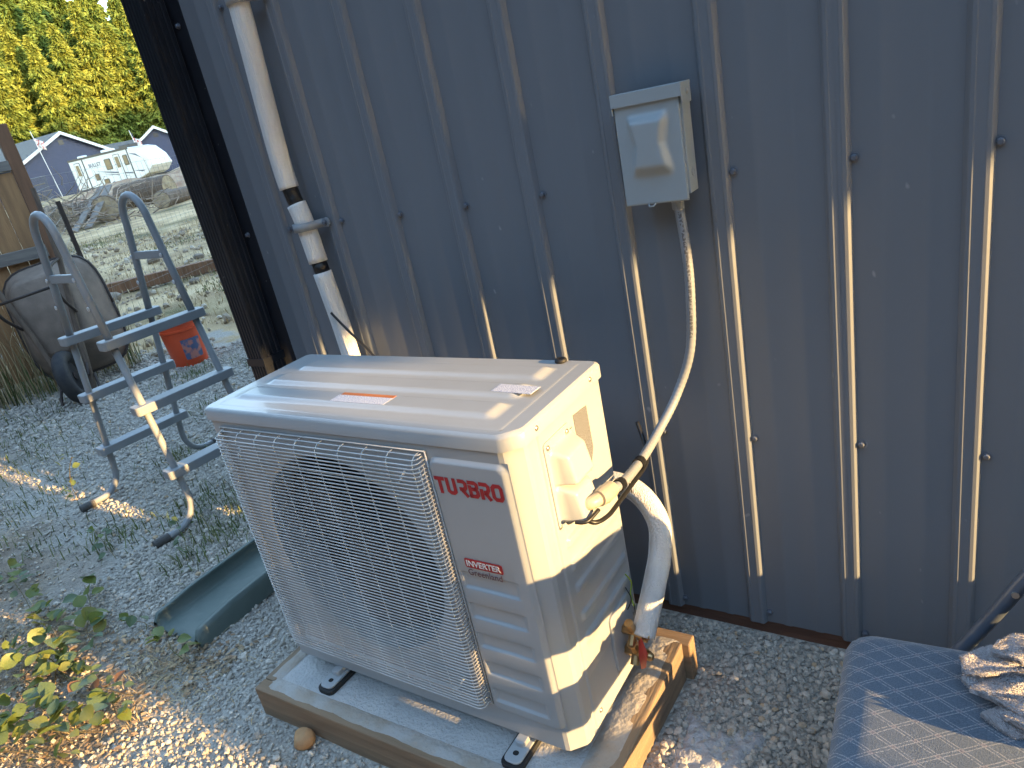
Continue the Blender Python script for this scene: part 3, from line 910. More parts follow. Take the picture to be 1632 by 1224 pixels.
MB().lathe([(.017, .012), (.017, -.004), (.014, -.007), (.014, -.022), (.0115, -.024)], 8, Matrix.Translation((.103, -.026, 0))).build('connector', 'clampm', dbx, angle=35)

def whip_material():
    ma = M('grey_conduit', (.25, .27, .295), .45, c2=(.22, .24, .265))
    nt = ma.node_tree; L = nt.links; b = nt.nodes['Principled BSDF']
    src = b.inputs['Base Color'].links[0].from_socket
    ge = nd(nt, 'ShaderNodeTexCoord'); sp_ = nd(nt, 'ShaderNodeSeparateXYZ'); L.new(ge.outputs['Object'], sp_.inputs[0])
    no = nd(nt, 'ShaderNodeTexNoise'); no.noise_dimensions = '3D'
    mp = nd(nt, 'ShaderNodeMapping'); mp.inputs['Scale'].default_value = (170, 10, 210); L.new(ge.outputs['Object'], mp.inputs[0])
    no.inputs['Scale'].default_value = 1; no.inputs['Detail'].default_value = 0; L.new(mp.outputs[0], no.inputs[0])
    def mth(op, a, b_):
        x = nd(nt, 'ShaderNodeMath', operation=op)
        for i, q in enumerate((a, b_)):
            if isinstance(q, (int, float)): x.inputs[i].default_value = q
            else: L.new(q, x.inputs[i])
        return x.outputs[0]
    ink = mth('GREATER_THAN', no.outputs[0], .5)
    geo = nd(nt, 'ShaderNodeNewGeometry'); sn = nd(nt, 'ShaderNodeSeparateXYZ'); L.new(geo.outputs['Normal'], sn.inputs[0])
    front = mth('LESS_THAN', mth('ABSOLUTE', mth('SUBTRACT', sn.outputs[0], .25), 0), .33)
    fr2 = mth('LESS_THAN', sn.outputs[1], 0)
    hi = mth('GREATER_THAN', sp_.outputs[2], -.30)
    f = mth('MULTIPLY', mth('MULTIPLY', ink, front), mth('MULTIPLY', fr2, hi))
    mx = nd(nt, 'ShaderNodeMixRGB'); L.new(mth('MULTIPLY', f, .75), mx.inputs[0]); L.new(src, mx.inputs[1]); mx.inputs[2].default_value = (.06, .06, .065, 1)
    L.new(mx.outputs[0], b.inputs['Base Color'])
    return ma
MAT['whip'] = whip_material()
wt = thing('conduit_whip', 'grey flexible conduit curving from the disconnect box to the side of the unit', 'conduit', (1.018, -.047, 1.13))
WO = Vector((1.018, -.047, 1.13))
wp = spline([Vector(p) - WO for p in [(1.016, -.047, 1.125), (1.022, -.048, 1.03), (1.021, -.05, .93), (1.008, -.055, .80), (.975, -.085, .70), (.952, -.165, .643), (.950, -.26, .628), (.956, -.36, .636), (.958, -.42, .648), (.955, -.462, .655)]], 30)
rs = [.0106 * (1 + .03 * math.sin(k * 1.9)) for k in range(len(wp))]
MB().tube(wp, rs, 16).build('conduit', 'whip', wt, smooth=True)
el = [Vector(p) - WO for p in [(.955, -.44, .655), (.955, -.468, .660), (.953, -.492, .664), (.943, -.512, .665), (.92, -.517, .662), (.905, -.517, .66)]]
MB().tube(spline(el[2:], 6), .0135, 14).build('elbow', 'beige', wt, smooth=True)
MB().tube([el[0], el[0].lerp(el[1], .6), el[1], el[2]], [.0175, .0175, .019, .0165], 12).build('connector_nut', 'beige', wt, angle=40)
def ring_at(i, r):
    t = (wp[i + 2] - wp[i - 2]).normalized()
    return MB().tube([wp[i] - t * .009, wp[i] + t * .009], r, 14)
for i in (188, 232): ring_at(i, .0138).build('tape_band', 'tape', wt, angle=40)
MB().tube(spline([Vector(p) - WO for p in [(.925, -.535, .655), (.955, -.53, .635), (.965, -.49, .625), (.965, -.44, .622), (.962, -.36, .618), (.955, -.26, .612), (.93, -.2, .62), (.90, -.16, .66)]], 8), .0048, 8).build('control_lead', 'cable', wt, smooth=True)
MB().tube(spline([Vector(p) - WO for p in [(.93, -.555, .648), (.95, -.545, .646), (.96, -.51, .652)]], 6), .004, 8).build('strap_tail', 'cable', wt, smooth=True)
MB().tube(spline([Vector(p) - WO for p in [(.955, -.36, .625), (.962, -.365, .605), (.958, -.36, .598)]], 4), .0014, 6).build('tie_tail', 'cable', wt, smooth=True)

# ------------------------------------------------------------------ splash block
sb = thing('splash_block', 'dark green plastic splash block lying on the gravel below the downspout', 'splash block', (-.765, -.645, 0), R(-2))
SW, SL = .29, .62
us = np.concatenate([np.linspace(0, .06, 12), np.linspace(.065, SW - .065, 18), np.linspace(SW - .06, SW, 12)])
vs2 = np.linspace(0, SL, 40)
def spb(u, v):
    e = min(u, SW - u)
    z = .018 + .052 * (1 - step(e, .036, .022)) * step(e, .004, .014) * (.72 + .28 * min(1, v / .15))
    if e < .002: z = .0
    if e > .06 and (int(v / .03) + int(u / .045)) % 2 == 0: z += .0016
    z += .02 * v
    if v < .006: z = 0 if e < .004 else z * .55
    return (u + (.0 if e > .03 else (.012 if u < .1 else -.012) * (z / .09)), v, z)
mb = MB(); mb.field(us, vs2, spb)
mb.build('trough', 'splash', sb, smooth=True)
MB().add([(0.002, .001, 0), (SW - .002, .001, 0), (SW - .002, .001, .012), (.002, .001, .012)], [(0, 1, 2, 3)]).build('front_lip', 'splash', sb)

# ------------------------------------------------------------------ pool ladder
lad = thing('pool_ladder', 'grey A-frame pool ladder with hooped handrails standing on the gravel', 'ladder', (-1.609, .112, 0), -.118)
LW = .365
a_, b_, zt = .11, .41, 1.25
zg = float(hgt(-1.6, .1))
for side in (-1, 1):
    v0 = side * LW / 2
    def pt(s_, z):   # s_=-1 far leg, +1 near leg
        t = z / zt
        u = (s_ * b_) * (1 - t) + (s_ * a_ + .054) * t
        return (u, v0, z)
    arcp = []
    c0, c1 = Vector(pt(-1, zt)), Vector(pt(1, zt))
    for k in range(1, 12):
        q = k / 12
        an = math.pi * q
        cc = (c0 + c1) / 2
        arcp.append((cc.x - (c1 - c0).length / 2 * math.cos(an) , v0, zt + .115 * math.sin(an)))
    top = [pt(-1, .84), pt(-1, 1.05), c0] + arcp + [c1, pt(1, 1.05), pt(1, .84)]
    MB().tube(top, .0158, 12).build('handrail', 'lad', lad, smooth=True)
    for s_ in (-1, 1):
        ft = [pt(s_, .86), pt(s_, .5), pt(s_, .14)]
        base = Vector(pt(s_, .14))
        for k in range(1, 7):
            an = R(85 * k / 6)
            ft.append((base.x + s_ * .012 * math.sin(an), v0 + side * .10 * (1 - math.cos(an)), .14 - .118 * math.sin(an)))
        last = Vector(ft[-1])
        ft.append((last.x, last.y + side * .07, .02))
        lg = MB().tube(ft, .0148, 12).build('leg', 'lad', lad, smooth=True)
        MB().tube([(last.x, last.y + side * .05, .020), (last.x, last.y + side * .115, .019)], .019, 12).build('foot_cap', 'foot', lg, angle=40)
        for zb in (1.10, .98):
            p = pt(s_, zb)
            MB().tube([(p[0], p[1] - .021, p[2]), (p[0], p[1] - .0165, p[2])], .009, 10).build('bolt_cap', 'bolt', lg, angle=40)
    p, q = pt(-1, 1.10), pt(1, 1.11)
    MB().box(p[0], q[0], v0 - .009, v0 + .009, 1.085, 1.12).build('brace', 'lad', lad, bevel=.003)
for s_ in (-1, 1):
    for z in (.835, .55, .26):
        t = z / zt
        u = (s_ * b_) * (1 - t) + (s_ * a_ + .054) * t
        poly = rrect(u - .038, u + .038, -LW / 2 - .045, LW / 2 + .045, .018, 4)
        MB().prism(poly, z - .026, z + .012, lambda a, b, h: (a, b, h)).build('step', 'lad', lad, bevel=.004)

# ------------------------------------------------------------------ bucket
bk = thing('bucket', 'orange plastic bucket with a printed label standing behind the ladder', 'bucket', (-3.62, 1.52, .03), 0, rot=(0, 0, R(20)))
MB().lathe([(0, .004), (.118, .004), (.122, 0), (.126, .01), (.146, .28), (.155, .285), (.155, .30), (.148, .302), (.15, .335), (.158, .338), (.158, .35), (.146, .352), (.142, .30), (.12, .02), (0, .015)], 36).build('pail', 'bucket', bk, angle=40)
mb = MB()
us = [R(-62 + 5 * k) for k in range(13)]; vs2 = [.06, .12, .18, .22]
mb.field(us, vs2, lambda a, z: ((.1265 + .0735 * z + .001) * math.cos(a), (.1265 + .0735 * z + .001) * math.sin(a), z))
mb.build('printed_label', 'bucket_in', bk, smooth=True)
MB().tube([(.155 * math.cos(R(10)), .155 * math.sin(R(10)), .295)] + [(.165 * math.cos(R(10 + 160 * k / 10)), .165 * math.sin(R(10 + 160 * k / 10)) , .295 - .17 * math.sin(math.pi * k / 10)) for k in range(1, 10)] + [(-.155, .03, .295)], .0025, 6).build('wire_handle', 'galv', bk, smooth=True)

# ------------------------------------------------------------------ wheelbarrow standing on its nose
wb = thing('wheelbarrow', 'old brown wheelbarrow stood on end against the fence with its wheel down', 'wheelbarrow', (-3.93, .84, .02), 0, rot=(R(-12), R(-6), R(48)))
def tray_pt(u, v, dd):
    # u around the rim, dd 0 at the floor panel, 1 at the rim
    a = u
    hx = .20 + .15 * dd; hz = .28 + .16 * dd
    ex = 4.0
    c_, s_ = math.cos(a), math.sin(a)
    k = (abs(c_) ** ex + abs(s_) ** ex) ** (-1 / ex)
    return (hx * c_ * k, .0 + .30 * dd ** .85, .66 - .03 * dd + hz * s_ * k)
mb = MB()
NA = 44
dds = [0, .03, .1, .3, .55, .8, 1.0]
vv, ff = [], []
for j, dd in enumerate(dds):
    for k in range(NA):
        x, y, z = tray_pt(2 * math.pi * k / NA, 0, dd)
        if dd == 0: x *= .9; z = .66 + (z - .66) * .93
        vv.append((x, y, z))
for j in range(len(dds) - 1):
    for k in range(NA):
        k2 = (k + 1) % NA
        ff.append((j * NA + k, j * NA + k2, (j + 1) * NA + k2, (j + 1) * NA + k))
ff.append(tuple(range(NA)))
mb.add(vv, ff)
tr = mb.build('tray', 'tray', wb, smooth=True)
so = tr.modifiers.new('Solidify', 'SOLIDIFY'); so.thickness = .006
MB().tube([tray_pt(2 * math.pi * k / 44, 0, 1.0) for k in range(45)], .011, 8).build('rolled_rim', 'rust', wb, smooth=True)
for s_ in (-1, 1):
    MB().tube([(s_ * .075, -.06, .04), (s_ * .15, -.035, .55), (s_ * .24, -.03, 1.0), (s_ * .29, -.05, 1.50)], [.021, .021, .02, .017], 8).build('handle', 'oldwood', wb, angle=50)
    MB().tube(spline([(s_ * .19, -.03, .62), (s_ * .20, -.20, .70), (s_ * .21, -.26, .80), (s_ * .22, -.22, .93), (s_ * .235, -.04, 1.0)], 5), .011, 8).build('leg', 'rust', wb, smooth=True)
    MB().tube([(s_ * .11, -.05, .28), (s_ * .10, -.10, .16), (s_ * .075, -.12, .19)], .009, 8).build('axle_bracket', 'rust', wb, smooth=True)
MB().tube([(-.20, -.26, .80), (.20, -.26, .80)], .010, 8).build('leg_brace', 'rust', wb, smooth=True)
MB().tube(spline([(-.12, -.05, .16), (-.13, -.16, .0), (0, -.2, -.02), (.13, -.16, .0), (.12, -.05, .16)], 5), .010, 8).build('nose_guard', 'rust', wb, smooth=True)
wh = MB()
wh.lathe([(.105, -.02), (.12, -.042), (.16, -.048), (.185, -.036), (.196, -.012), (.196, .012), (.185, .036), (.16, .048), (.12, .042), (.105, .02)], 40, Matrix.Translation((0, -.13, .19)) @ Matrix.Rotation(R(90), 4, 'Y'))
wh = wh.build('wheel', 'tyre', wb, angle=50)
MB().lathe([(0, -.03), (.03, -.03), (.03, -.012), (.108, -.016), (.108, .016), (.03, .012), (.03, .03), (0, .03)], 24, Matrix.Translation((0, -.13, .19)) @ Matrix.Rotation(R(90), 4, 'Y')).build('rim', 'rust', wh, angle=40)

# ------------------------------------------------------------------ cedar fence, wire fence
fp = Vector((-4.52, 1.30, 0))
fdir = Vector((-.30, -.954, 0)).normalized()
gz = float(hgt(fp.x, fp.y))
fn = thing('cedar_fence', 'tall brown board fence with a reddish post behind the wheelbarrow', 'fence', (fp.x, fp.y, gz), math.atan2(fdir.y, fdir.x))
MB().box(-.045, .045, -.045, .045, -.3, 1.95).build('post', 'post', fn, bevel=.004)
for i in range(14):
    x0 = .05 + i * .143
    MB().box(x0, x0 + .139, .018 + .004 * (i % 2), .036 + .004 * (i % 2), .12, 1.62 + random.uniform(-.006, .006)).build('board', 'fence', fn, bevel=.002)
MB().box(.046, 2.1, .043, .075, .98, 1.07).build('lower_rail', 'grey_board', fn, bevel=.003)
MB().box(.046, 2.1, .0, .055, 1.63, 1.70).build('top_rail', 'grey_board', fn, bevel=.003)
MB().box(2.1, 2.19, -.045, .045, -.3, 1.95).build('post', 'post', fn, bevel=.004)

def wire_fence(pts, h, z0):
    root = thing('wire_fence', 'welded wire mesh fence crossing the yard beyond the ladder', 'fence', (pts[0][0], pts[0][1], float(hgt(*pts[0]))))
    O = root.location.copy()
    mb = MB()
    P = [Vector((p[0], p[1], float(hgt(p[0], p[1])))) for p in pts]
    for i in range(len(P) - 1):
        a, b = P[i] - O, P[i + 1] - O
        L_ = (b - a).length
        for k in range(int(h / .1) + 1):
            dz = Vector((0, 0, z0 + k * .1))
            mb.tube([a + dz, b + dz], .0014, 3, False)
        nn = int(L_ / .10)
        for k in range(nn):
            q = a.lerp(b, k / nn)
            mb.tube([q + Vector((0, 0, z0)), q + Vector((0, 0, z0 + h))], .0013, 3, False)
    o = mb.build('wire_mesh', 'galv', root, fix=False)
    o['kind'] = 'stuff'
    return root
T0 = (-6.07, 2.23)
wf = wire_fence([(-4.55, 1.36), T0, (-7.2, 4.6), (-8.6, 9.0)], 1.5, .05)
tp = thing('steel_fence_post', 'thin dark steel fence post leaning behind the left handrail', 'post', (T0[0], T0[1], float(hgt(*T0))), R(-30))
mb = MB(); mb.box(-.022, .022, -.003, .003, -.3, 1.3); mb.box(-.004, .004, .0035, .04, -.3, 1.3); mb.build('shaft', 'rust', tp)
for k in range(8): MB().box(-.006, .006, -.012, -.0032, .2 + k * .14, .225 + k * .14).build('stud', 'rust', tp)

# ------------------------------------------------------------------ yard pieces
def stone_mesh(name, r, mat, sx=1, sy=1, sz=.7, sub=2, seed=0):
    bm = bmesh.new(); bmesh.ops.create_icosphere(bm, subdivisions=sub, radius=1)
    rr = random.Random(seed)
    ax = [Vector((rr.gauss(0, 1), rr.gauss(0, 1), rr.gauss(0, 1))).normalized() for _ in range(9)]
    dd = [rr.uniform(.62, .95) for _ in ax]
    for v in bm.verts:
        for a, q in zip(ax, dd):
            k = v.co.dot(a)
            if k > q: v.co -= a * (k - q) * .85
        v.co = Vector((v.co.x * sx, v.co.y * sy, v.co.z * sz)) * r
    me = bpy.data.meshes.new(name); bm.to_mesh(me); bm.free()
    me.polygons.foreach_set('use_smooth', [True] * len(me.polygons)); me.set_sharp_from_angle(angle=R(32))
    me.materials.append(MAT[mat]); return me
slab = MB().prism([(-.42, -.2), (.4, -.22), (.46, .18), (.05, .25), (-.4, .2)], 0, .045, lambda a, b, h: (a, b, h)).build('stepping_stone', 'stone_slab', None, bevel=.006, loc=(-6.75, 1.45, .085))
tag(slab, 'pale flat stepping stone at the left edge beyond the wheelbarrow', 'stepping stone')
tb = MB().box(-1.9, 1.9, -.06, .06, -.03, .13).build('landscape_timber', 'post', None, bevel=.008, loc=(-7.8, 3.95, .14))
tb.rotation_euler = (0, R(0), math.atan2(4.465 - 3.436, -7.345 + 8.301))
tag(tb, 'reddish brown landscape timber lying in the dry yard', 'timber')
rk = [stone_mesh('rock', 1, 'rock', 1, .8, .6, 2, s) for s in range(4)]
rock_spots = [(-7.55, 3.15, .15, 'largest tan rock in front of the landscape timber'), (-7.2, 3.35, .10, 'rounded tan rock just right of the largest one by the timber'), (-8.3, 2.8, .11, 'tan rock left of the timber beside the ladder rail'), (-6.9, 3.9, .09, 'low tan rock near the right end of the timber'), (-9.5, 5.0, .13, 'grey tan rock behind the landscape timber'), (-8.6, 5.2, .10, 'flat rock in the dry grass behind the timber'), (-6.0, 3.1, .08, 'small rock on bare soil behind the bucket'), (-10.4, 5.5, .12, 'far tan rock in the dry yard'), (-5.2, 2.6, .06, 'small rock between bucket and timber')]
for i, (x, y, r_, lb) in enumerate(rock_spots):
    o = link('rock', rk[i % 4]); o.scale = (r_, r_, r_); o.rotation_euler = (0, 0, i * 1.3); o.location = (x, y, float(hgt(x, y)) + r_ * .25)
    tag(o, lb, 'rock', 'rocks in the yard')
rme = stone_mesh('round_rock', .03, 'rock_o', 1.1, .95, .85, 3, 5)
o = link('rock', rme); o.location = (.15, -.792, .02); tag(o, 'smooth orange tan rock touching the front of the pad', 'rock')
rme = stone_mesh('round_rock', .025, 'rock_o', 1.2, .8, .6, 3, 8)
o = link('rock', rme); o.location = (1.165, -.545, .012); tag(o, 'orange pitted stone on the gravel right of the pad', 'rock')

# the small mound, logs, planks and brush far out in the yard
mb = MB()
us = np.linspace(-1, 1, 44); vs2 = np.linspace(-1, 1, 30)
def md(u, v):
    x = u * 9; y = v * 4
    e = max(0, 1 - u * u) * max(0, 1 - v * v)
    return (x, y, 1.0 * e ** .7 * (1 + .3 * float(vnoise(x, y, .9))) - .06)
mb.field(us, vs2, md)
mo = mb.build('bark_mound', 'mound', None, smooth=True, loc=(-29.5, 20.2, float(hgt(-29.5, 20.2))))
mo.rotation_euler = (0, 0, R(60)); tag(mo, kind='structure')
def log(x, y, L_, r, az, label, z=0.0):
    g = float(hgt(x, y))
    t = thing('cut_log', label, 'log', (x, y, g + r * .93 + z), az, 'cut logs by the brush pile')
    pr = [(r * .97, 0), (r, .04)] + [(r * (1 + .05 * math.sin(k * 2.7)), L_ * k / 9) for k in range(1, 9)] + [(r * .95, L_)]
    mt = Matrix.Rotation(R(90), 4, 'Y')
    MB().lathe(pr, 20, mt).build('bark', 'bark', t, angle=60)
    MB().lathe([(0, -.012), (r * .45, -.013), (r * .9, -.008), (r * .92, .01)], 20, mt).build('sawn_end', 'logend', t)
    return t
log(-22.2, 11.6, 3.2, .43, R(150), 'thickest log with its pale sawn end towards the camera')
log(-23.6, 11.0, 3.0, .40, R(165), 'dark log end left of the leaning planks')
log(-21.9, 13.4, 2.6, .30, R(140), 'slim log with small end right of the thickest log')
log(-23.2, 12.6, 3.4, .36, R(185), 'bark covered log lying behind the thickest log')
log(-25.6, 16.3, 2.2, .52, R(205), 'huge pale stump log near the trailer hitch', 0)
log(-22.7, 14.1, 2.4, .27, R(120), 'small log between the slim log and the mound')
for i, (a, b2, lb) in enumerate((((-21.5, 10.0), (-23.2, 12.3), 'grey plank leaning on the logs, upper of two'), ((-21.3, 10.35), (-22.9, 12.4), 'grey plank leaning on the logs, lower of two'))):
    p = Vector((a[0], a[1], float(hgt(*a)) + .03)); q = Vector((b2[0], b2[1], float(hgt(*b2)) + 1.05))
    L_ = (q - p).length
    o = MB().box(0, L_, -.11, .11, -.02, .02).build('plank', 'grey_board', None, bevel=.004)
    o.location = p; o.rotation_euler = (q - p).to_track_quat('X', 'Z').to_euler()
    tag(o, lb, 'plank')
mb = MB()
for i in range(420):
    x = -23.6 + random.gauss(0, 1.5); y = 10.6 + random.gauss(0, 1.1); g = float(hgt(x, y))
    z = g + abs(random.gauss(0, .45))
    dv_ = Vector((random.gauss(0, 1), random.gauss(0, 1), random.gauss(.15, .4))).normalized() * random.uniform(.4, 1.3)
    p = Vector((x, y, z)); md_ = p + dv_ * .5 + Vector((random.gauss(0, .08), random.gauss(0, .08), random.gauss(0, .08)))
    mb.tube([p, md_, p + dv_], [.018, .012, .006], 4, False)
br = mb.build('brush_pile', 'twig', None, fix=False)
tag(br, 'pile of bare grey branches beside the logs', 'brush', kind='stuff')

# ------------------------------------------------------------------ houses and trailer
def house(name, label, az, dist, gw, eave, apex, length, yaw, z0, flip=False):
    cx, cy = 1.55 + dist * math.cos(R(az)), -1.53 + dist * math.sin(R(az))
    t = thing(name, label, 'house', (cx, cy, z0), yaw)
    # local: gable face in the plane y=0 facing -y, ridge along +y
    nb = int((eave) / .18)
    hw_ = gw / 2
    w = MB()
    w.prism([(-hw_, -1.2), (hw_, -1.2), (hw_, eave), (0, apex), (-hw_, eave)], 0, length, lambda a, b, h: (a, h, b))
    wall_ = w.build('wall', 'houseblue', t)
    for k in range(int((apex + .2) / .30)):
        z = -.2 + k * .30
        half = hw_ if z < eave else hw_ * (apex - z) / (apex - eave)
        MB().box(-half, half, -.035, -.001, z, z + .285).build('siding_board', 'houseblue', wall_)
    sl = (apex - eave) / hw_
    ov = .5
    for s_ in (-1, 1):
        x1 = s_ * (hw_ + ov)
        MB().prism([(0, apex + .02), (x1, eave - ov * sl + .02), (x1, eave - ov * sl + .2), (0, apex + .22)], -ov, length + ov, lambda a, b, h: (a, h, b)).build('roof_slope', 'shingle', t)
        MB().prism([(0, apex - .12), (x1, eave - ov * sl - .12), (x1, eave - ov * sl + .21), (0, apex + .23)], -ov - .06, -ov - .003, lambda a, b, h: (a, h, b)).build('rake_board', 'trim', t)
    v = MB().box(-.3, .3, -.05, -.036, apex - 1.15, apex - .65).build('gable_vent', 'rvdark', t)
    MB().tube([(-hw_ * .55, length * .35, apex - 1.1), (-hw_ * .55, length * .35, apex + .1)], .09, 10).build('vent_pipe', 'rvdark', t)
    return t
house('house', 'navy blue house gable with white rake boards left of the trailer', 152.1, 96, 11.0, 3.4, 6.0, 14, R(96), 2.3)
house('house', 'navy blue house gable rising behind the white trailer nose', 146.4, 104, 8.2, 3.3, 5.9, 12, R(62), 1.75)
hl = thing('grey_roof_house', 'low grey shingled roof between the two navy gables', 'house', (1.55 + 108 * math.cos(R(148.6)), -1.53 + 108 * math.sin(R(148.6)), 1.8), R(62))
MB().box(-6, 6, 0, 5, -1, 3.0).build('wall', 'houseblue', hl)
MB().prism([(-.5, 2.9), (3, 5.3), (6, 2.9)], -6.5, 6.5, lambda a, b, h: (h, a, b)).build('roof', 'shingle', hl)
for i, (az, di, h_, lb) in enumerate(((153.2, 93, 5.6, 'small faded flag on a leaning pole above the left navy house'), (147.6, 92, 3.9, 'red and white flag hanging at the right navy gable'))):
    x, y = 1.55 + di * math.cos(R(az)), -1.53 + di * math.sin(R(az))
    f = thing('flag', lb, 'flag', (x, y, 1.6), R(60))
    MB().tube([(0, 0, -.3), (-.5, 0, h_ + 1.6)], .04, 6).build('pole', 'trim', f)
    mb = MB(); mb.field(np.linspace(0, 1, 8), np.linspace(0, 1, 5), lambda u, v, h_=h_: (-.45 + .75 * u, .12 * math.sin(u * 7), h_ + .9 * v - .5 * u))
    c_ = mb.build('cloth', 'flagred', f, smooth=True)
    so = c_.modifiers.new('Solidify', 'SOLIDIFY'); so.thickness = .01

rva = 14.5
rd = 84
rx, ry = 1.55 + rd * math.cos(R(149.2)), -1.53 + rd * math.sin(R(149.2))
rv = thing('travel_trailer', 'white travel trailer with slate stripes parked before the navy houses', 'trailer', (rx, ry, 1.50), R(rva))
rv.scale = (1.14, 1.14, 1.14)
RL, RW = 8.6, 2.45
# side outline in local x (length, front is +x) and z
prof = [(-RL / 2, .45), (RL / 2 - 1.5, .45), (RL / 2 - .4, .75), (RL / 2 + .25, 1.3), (RL / 2 - .1, 2.1), (RL / 2 - .9, 2.85), (RL / 2 - 1.7, 3.05), (-RL / 2, 3.05)]
MB().prism(prof, -RW / 2, RW / 2, lambda a, b, h: (a, h, b)).build('body', 'rvwhite', rv, bevel=.08)
def side(x0, x1, z0, z1, nm, mat, par=None, p=.02, r=.08):
    return MB().prism(rrect(x0, x1, z0, z1, r, 3), -RW / 2 - p, -RW / 2 + .0 - .002, lambda a, b, h: (a, h, b)).build(nm, mat, par or rv)
MB().box(-RL / 2 - .02, RL / 2 - 1.7, -RW / 2 - .03, -RW / 2 - .002, 2.93, 3.1).build('roof_trim', 'rvdark', rv)
MB().box(-RL / 2 - .02, RL / 2 - 1.4, -RW / 2 - .03, -RW / 2 - .002, .38, .5).build('skirt_trim', 'rvdark', rv)
for x in (-2.75, 2.35): MB().box(x, x + .1, -RW / 2 - .028, -RW / 2 - .002, .5, 2.93).build('panel_joint', 'rvdark', rv)
for x0, x1, z0, z1 in ((-3.75, -3.1, .6, 2.75), (.75, 1.45, .6, 2.75)):
    dr = side(x0, x1, z0, z1, 'door', 'rvdark', p=.025)
    MB().prism(rrect(x0 + .05, x1 - .05, z0 + .05, z1 - .05, .06, 3), -RW / 2 - .035, -RW / 2 - .0255, lambda a, b, h: (a, h, b)).build('door_skin', 'rvwhite', dr)
    MB().prism(rrect(x0 + .14, x1 - .14, z1 - 1.1, z1 - .2, .06, 3), -RW / 2 - .045, -RW / 2 - .0355, lambda a, b, h: (a, h, b)).build('door_pane', 'rvglass', dr)
for x0, x1, z0, z1 in ((-.35, .35, 1.65, 2.55), (1.75, 2.25, 1.7, 2.55), (-1.9, -1.4, 1.0, 1.55), (-1.1, -.5, .55, 1.0)):
    wi = side(x0, x1, z0, z1, 'window', 'rvdark', p=.03)
    MB().prism(rrect(x0 + .06, x1 - .06, z0 + .06, z1 - .06, .05, 3), -RW / 2 - .04, -RW / 2 - .0305, lambda a, b, h: (a, h, b)).build('pane', 'rvglass', wi)
for pts in ([(-1.6, 1.75), (.2, 1.32), (2.3, .95), (2.3, 1.05), (.2, 1.45)], [(-1.2, 1.5), (.6, 1.08), (1.9, .82), (.6, 1.15)], [(2.5, 2.6), (3.2, 2.45), (3.75, 2.0), (3.2, 2.3)], [(2.45, 1.2), (3.3, .95), (3.6, 1.0), (3.3, 1.08)]):
    MB().prism(pts, -RW / 2 - .016, -RW / 2 - .003, lambda a, b, h: (a, h, b)).build('stripe', 'rvstripe', rv)
text_mesh('side_lettering', 'BULLET', .42, 'rvstripe', rv, frame((-2.2, -RW / 2 - .012, 2.15), (1, 0, 0), (0, 0, 1)), 1.0, .01)
fx, fz = Vector((0, 1, 0)), Vector((-.5, 0, .86)).normalized()
text_mesh('nose_lettering', 'BULLET', .36, 'rvstripe', rv, frame((RL / 2 - .47, -.65, 2.42), fx, Vector((-.73, 0, .68))), 1.0, .01)
MB().box(-1.2, -.3, -.4, .4, 3.05, 3.35).build('roof_air_conditioner', 'rvwhite', rv, bevel=.06)
MB().box(1.0, 2.2, -.5, .5, 3.05, 3.38).build('roof_vent', 'rvdark', rv, bevel=.06)
MB().box(-4.0, -3.4, -.4, .2, 3.05, 3.3).build('roof_vent', 'rvwhite', rv, bevel=.06)
for x in (-1.0, -.1):
    wv = MB().lathe([(.2, -.1), (.36, -.12), (.38, 0), (.36, .12), (.2, .1)], 20, Matrix.Translation((x, -RW / 2 + .1, .3)) @ Matrix.Rotation(R(90), 4, 'X')).build('wheel', 'tyre', rv, angle=40)
    MB().lathe([(0, .09), (.2, .11), (.2, .09)], 16, Matrix.Translation((x, -RW / 2 + .1, .3)) @ Matrix.Rotation(R(90), 4, 'X')).build('rim', 'rvwhite', wv)
MB().tube([(RL / 2 - 1, 0, .5), (RL / 2 + 1.1, 0, .5)], .07, 8).build('tongue', 'rvdark', rv)

# ------------------------------------------------------------------ trees
def conifer_mesh(seed, h=26.0, rmax=4.2, n=5200, base=1.2, big=1.0):
    g = np.random.default_rng(seed)
    t = g.random(n) ** .75                      # 0 at the top, 1 at the bottom
    z = h - t * (h - base)
    nb = 26
    lay = np.floor(t * nb * 1.6) / (nb * 1.6)
    rad = rmax * (t ** .62) * (.8 + .2 * np.sin(t * 75 + seed)) + .2
    an = g.random(n) * 2 * np.pi
    ang_mod = .70 + .30 * np.sin(an * 6 + np.sin(t * 41) * 3 + seed) * np.sin(an * 3 - t * 33 + np.sin(t * 23))
    rr = rad * ang_mod * (1 - g.random(n) ** 2.2 * .75)
    c = np.stack([rr * np.cos(an), rr * np.sin(an), z - rr * .28], 1)
    out = np.stack([np.cos(an), np.sin(an), -.35 + g.normal(0, .35, n)], 1) + g.normal(0, .35, (n, 3))
    out /= np.linalg.norm(out, axis=1)[:, None]
    up = g.normal(0, 1, (n, 3)); up[:, 2] += .8
    sd_ = np.cross(out, up); sd_ /= np.linalg.norm(sd_, axis=1)[:, None]
    L_ = (.55 + .55 * g.random(n))[:, None] * big; Wd = (.13 + .16 * g.random(n))[:, None] * big
    tip = c + out * L_; tip[:, 2] -= .12
    v = np.stack([c - out * L_ * .4, c + sd_ * Wd, tip, c - sd_ * Wd], 1).reshape(-1, 3)
    f = np.arange(n * 4).reshape(n, 4)
    me = bpy.data.meshes.new('crown')
    me.vertices.add(len(v)); me.vertices.foreach_set('co', v.astype(np.float32).ravel())
    me.loops.add(n * 4); me.loops.foreach_set('vertex_index', f.astype(np.int32).ravel())
    me.polygons.add(n); me.polygons.foreach_set('loop_start', np.arange(n, dtype=np.int32) * 4)
    me.update(calc_edges=True)
    return me
crowns = []
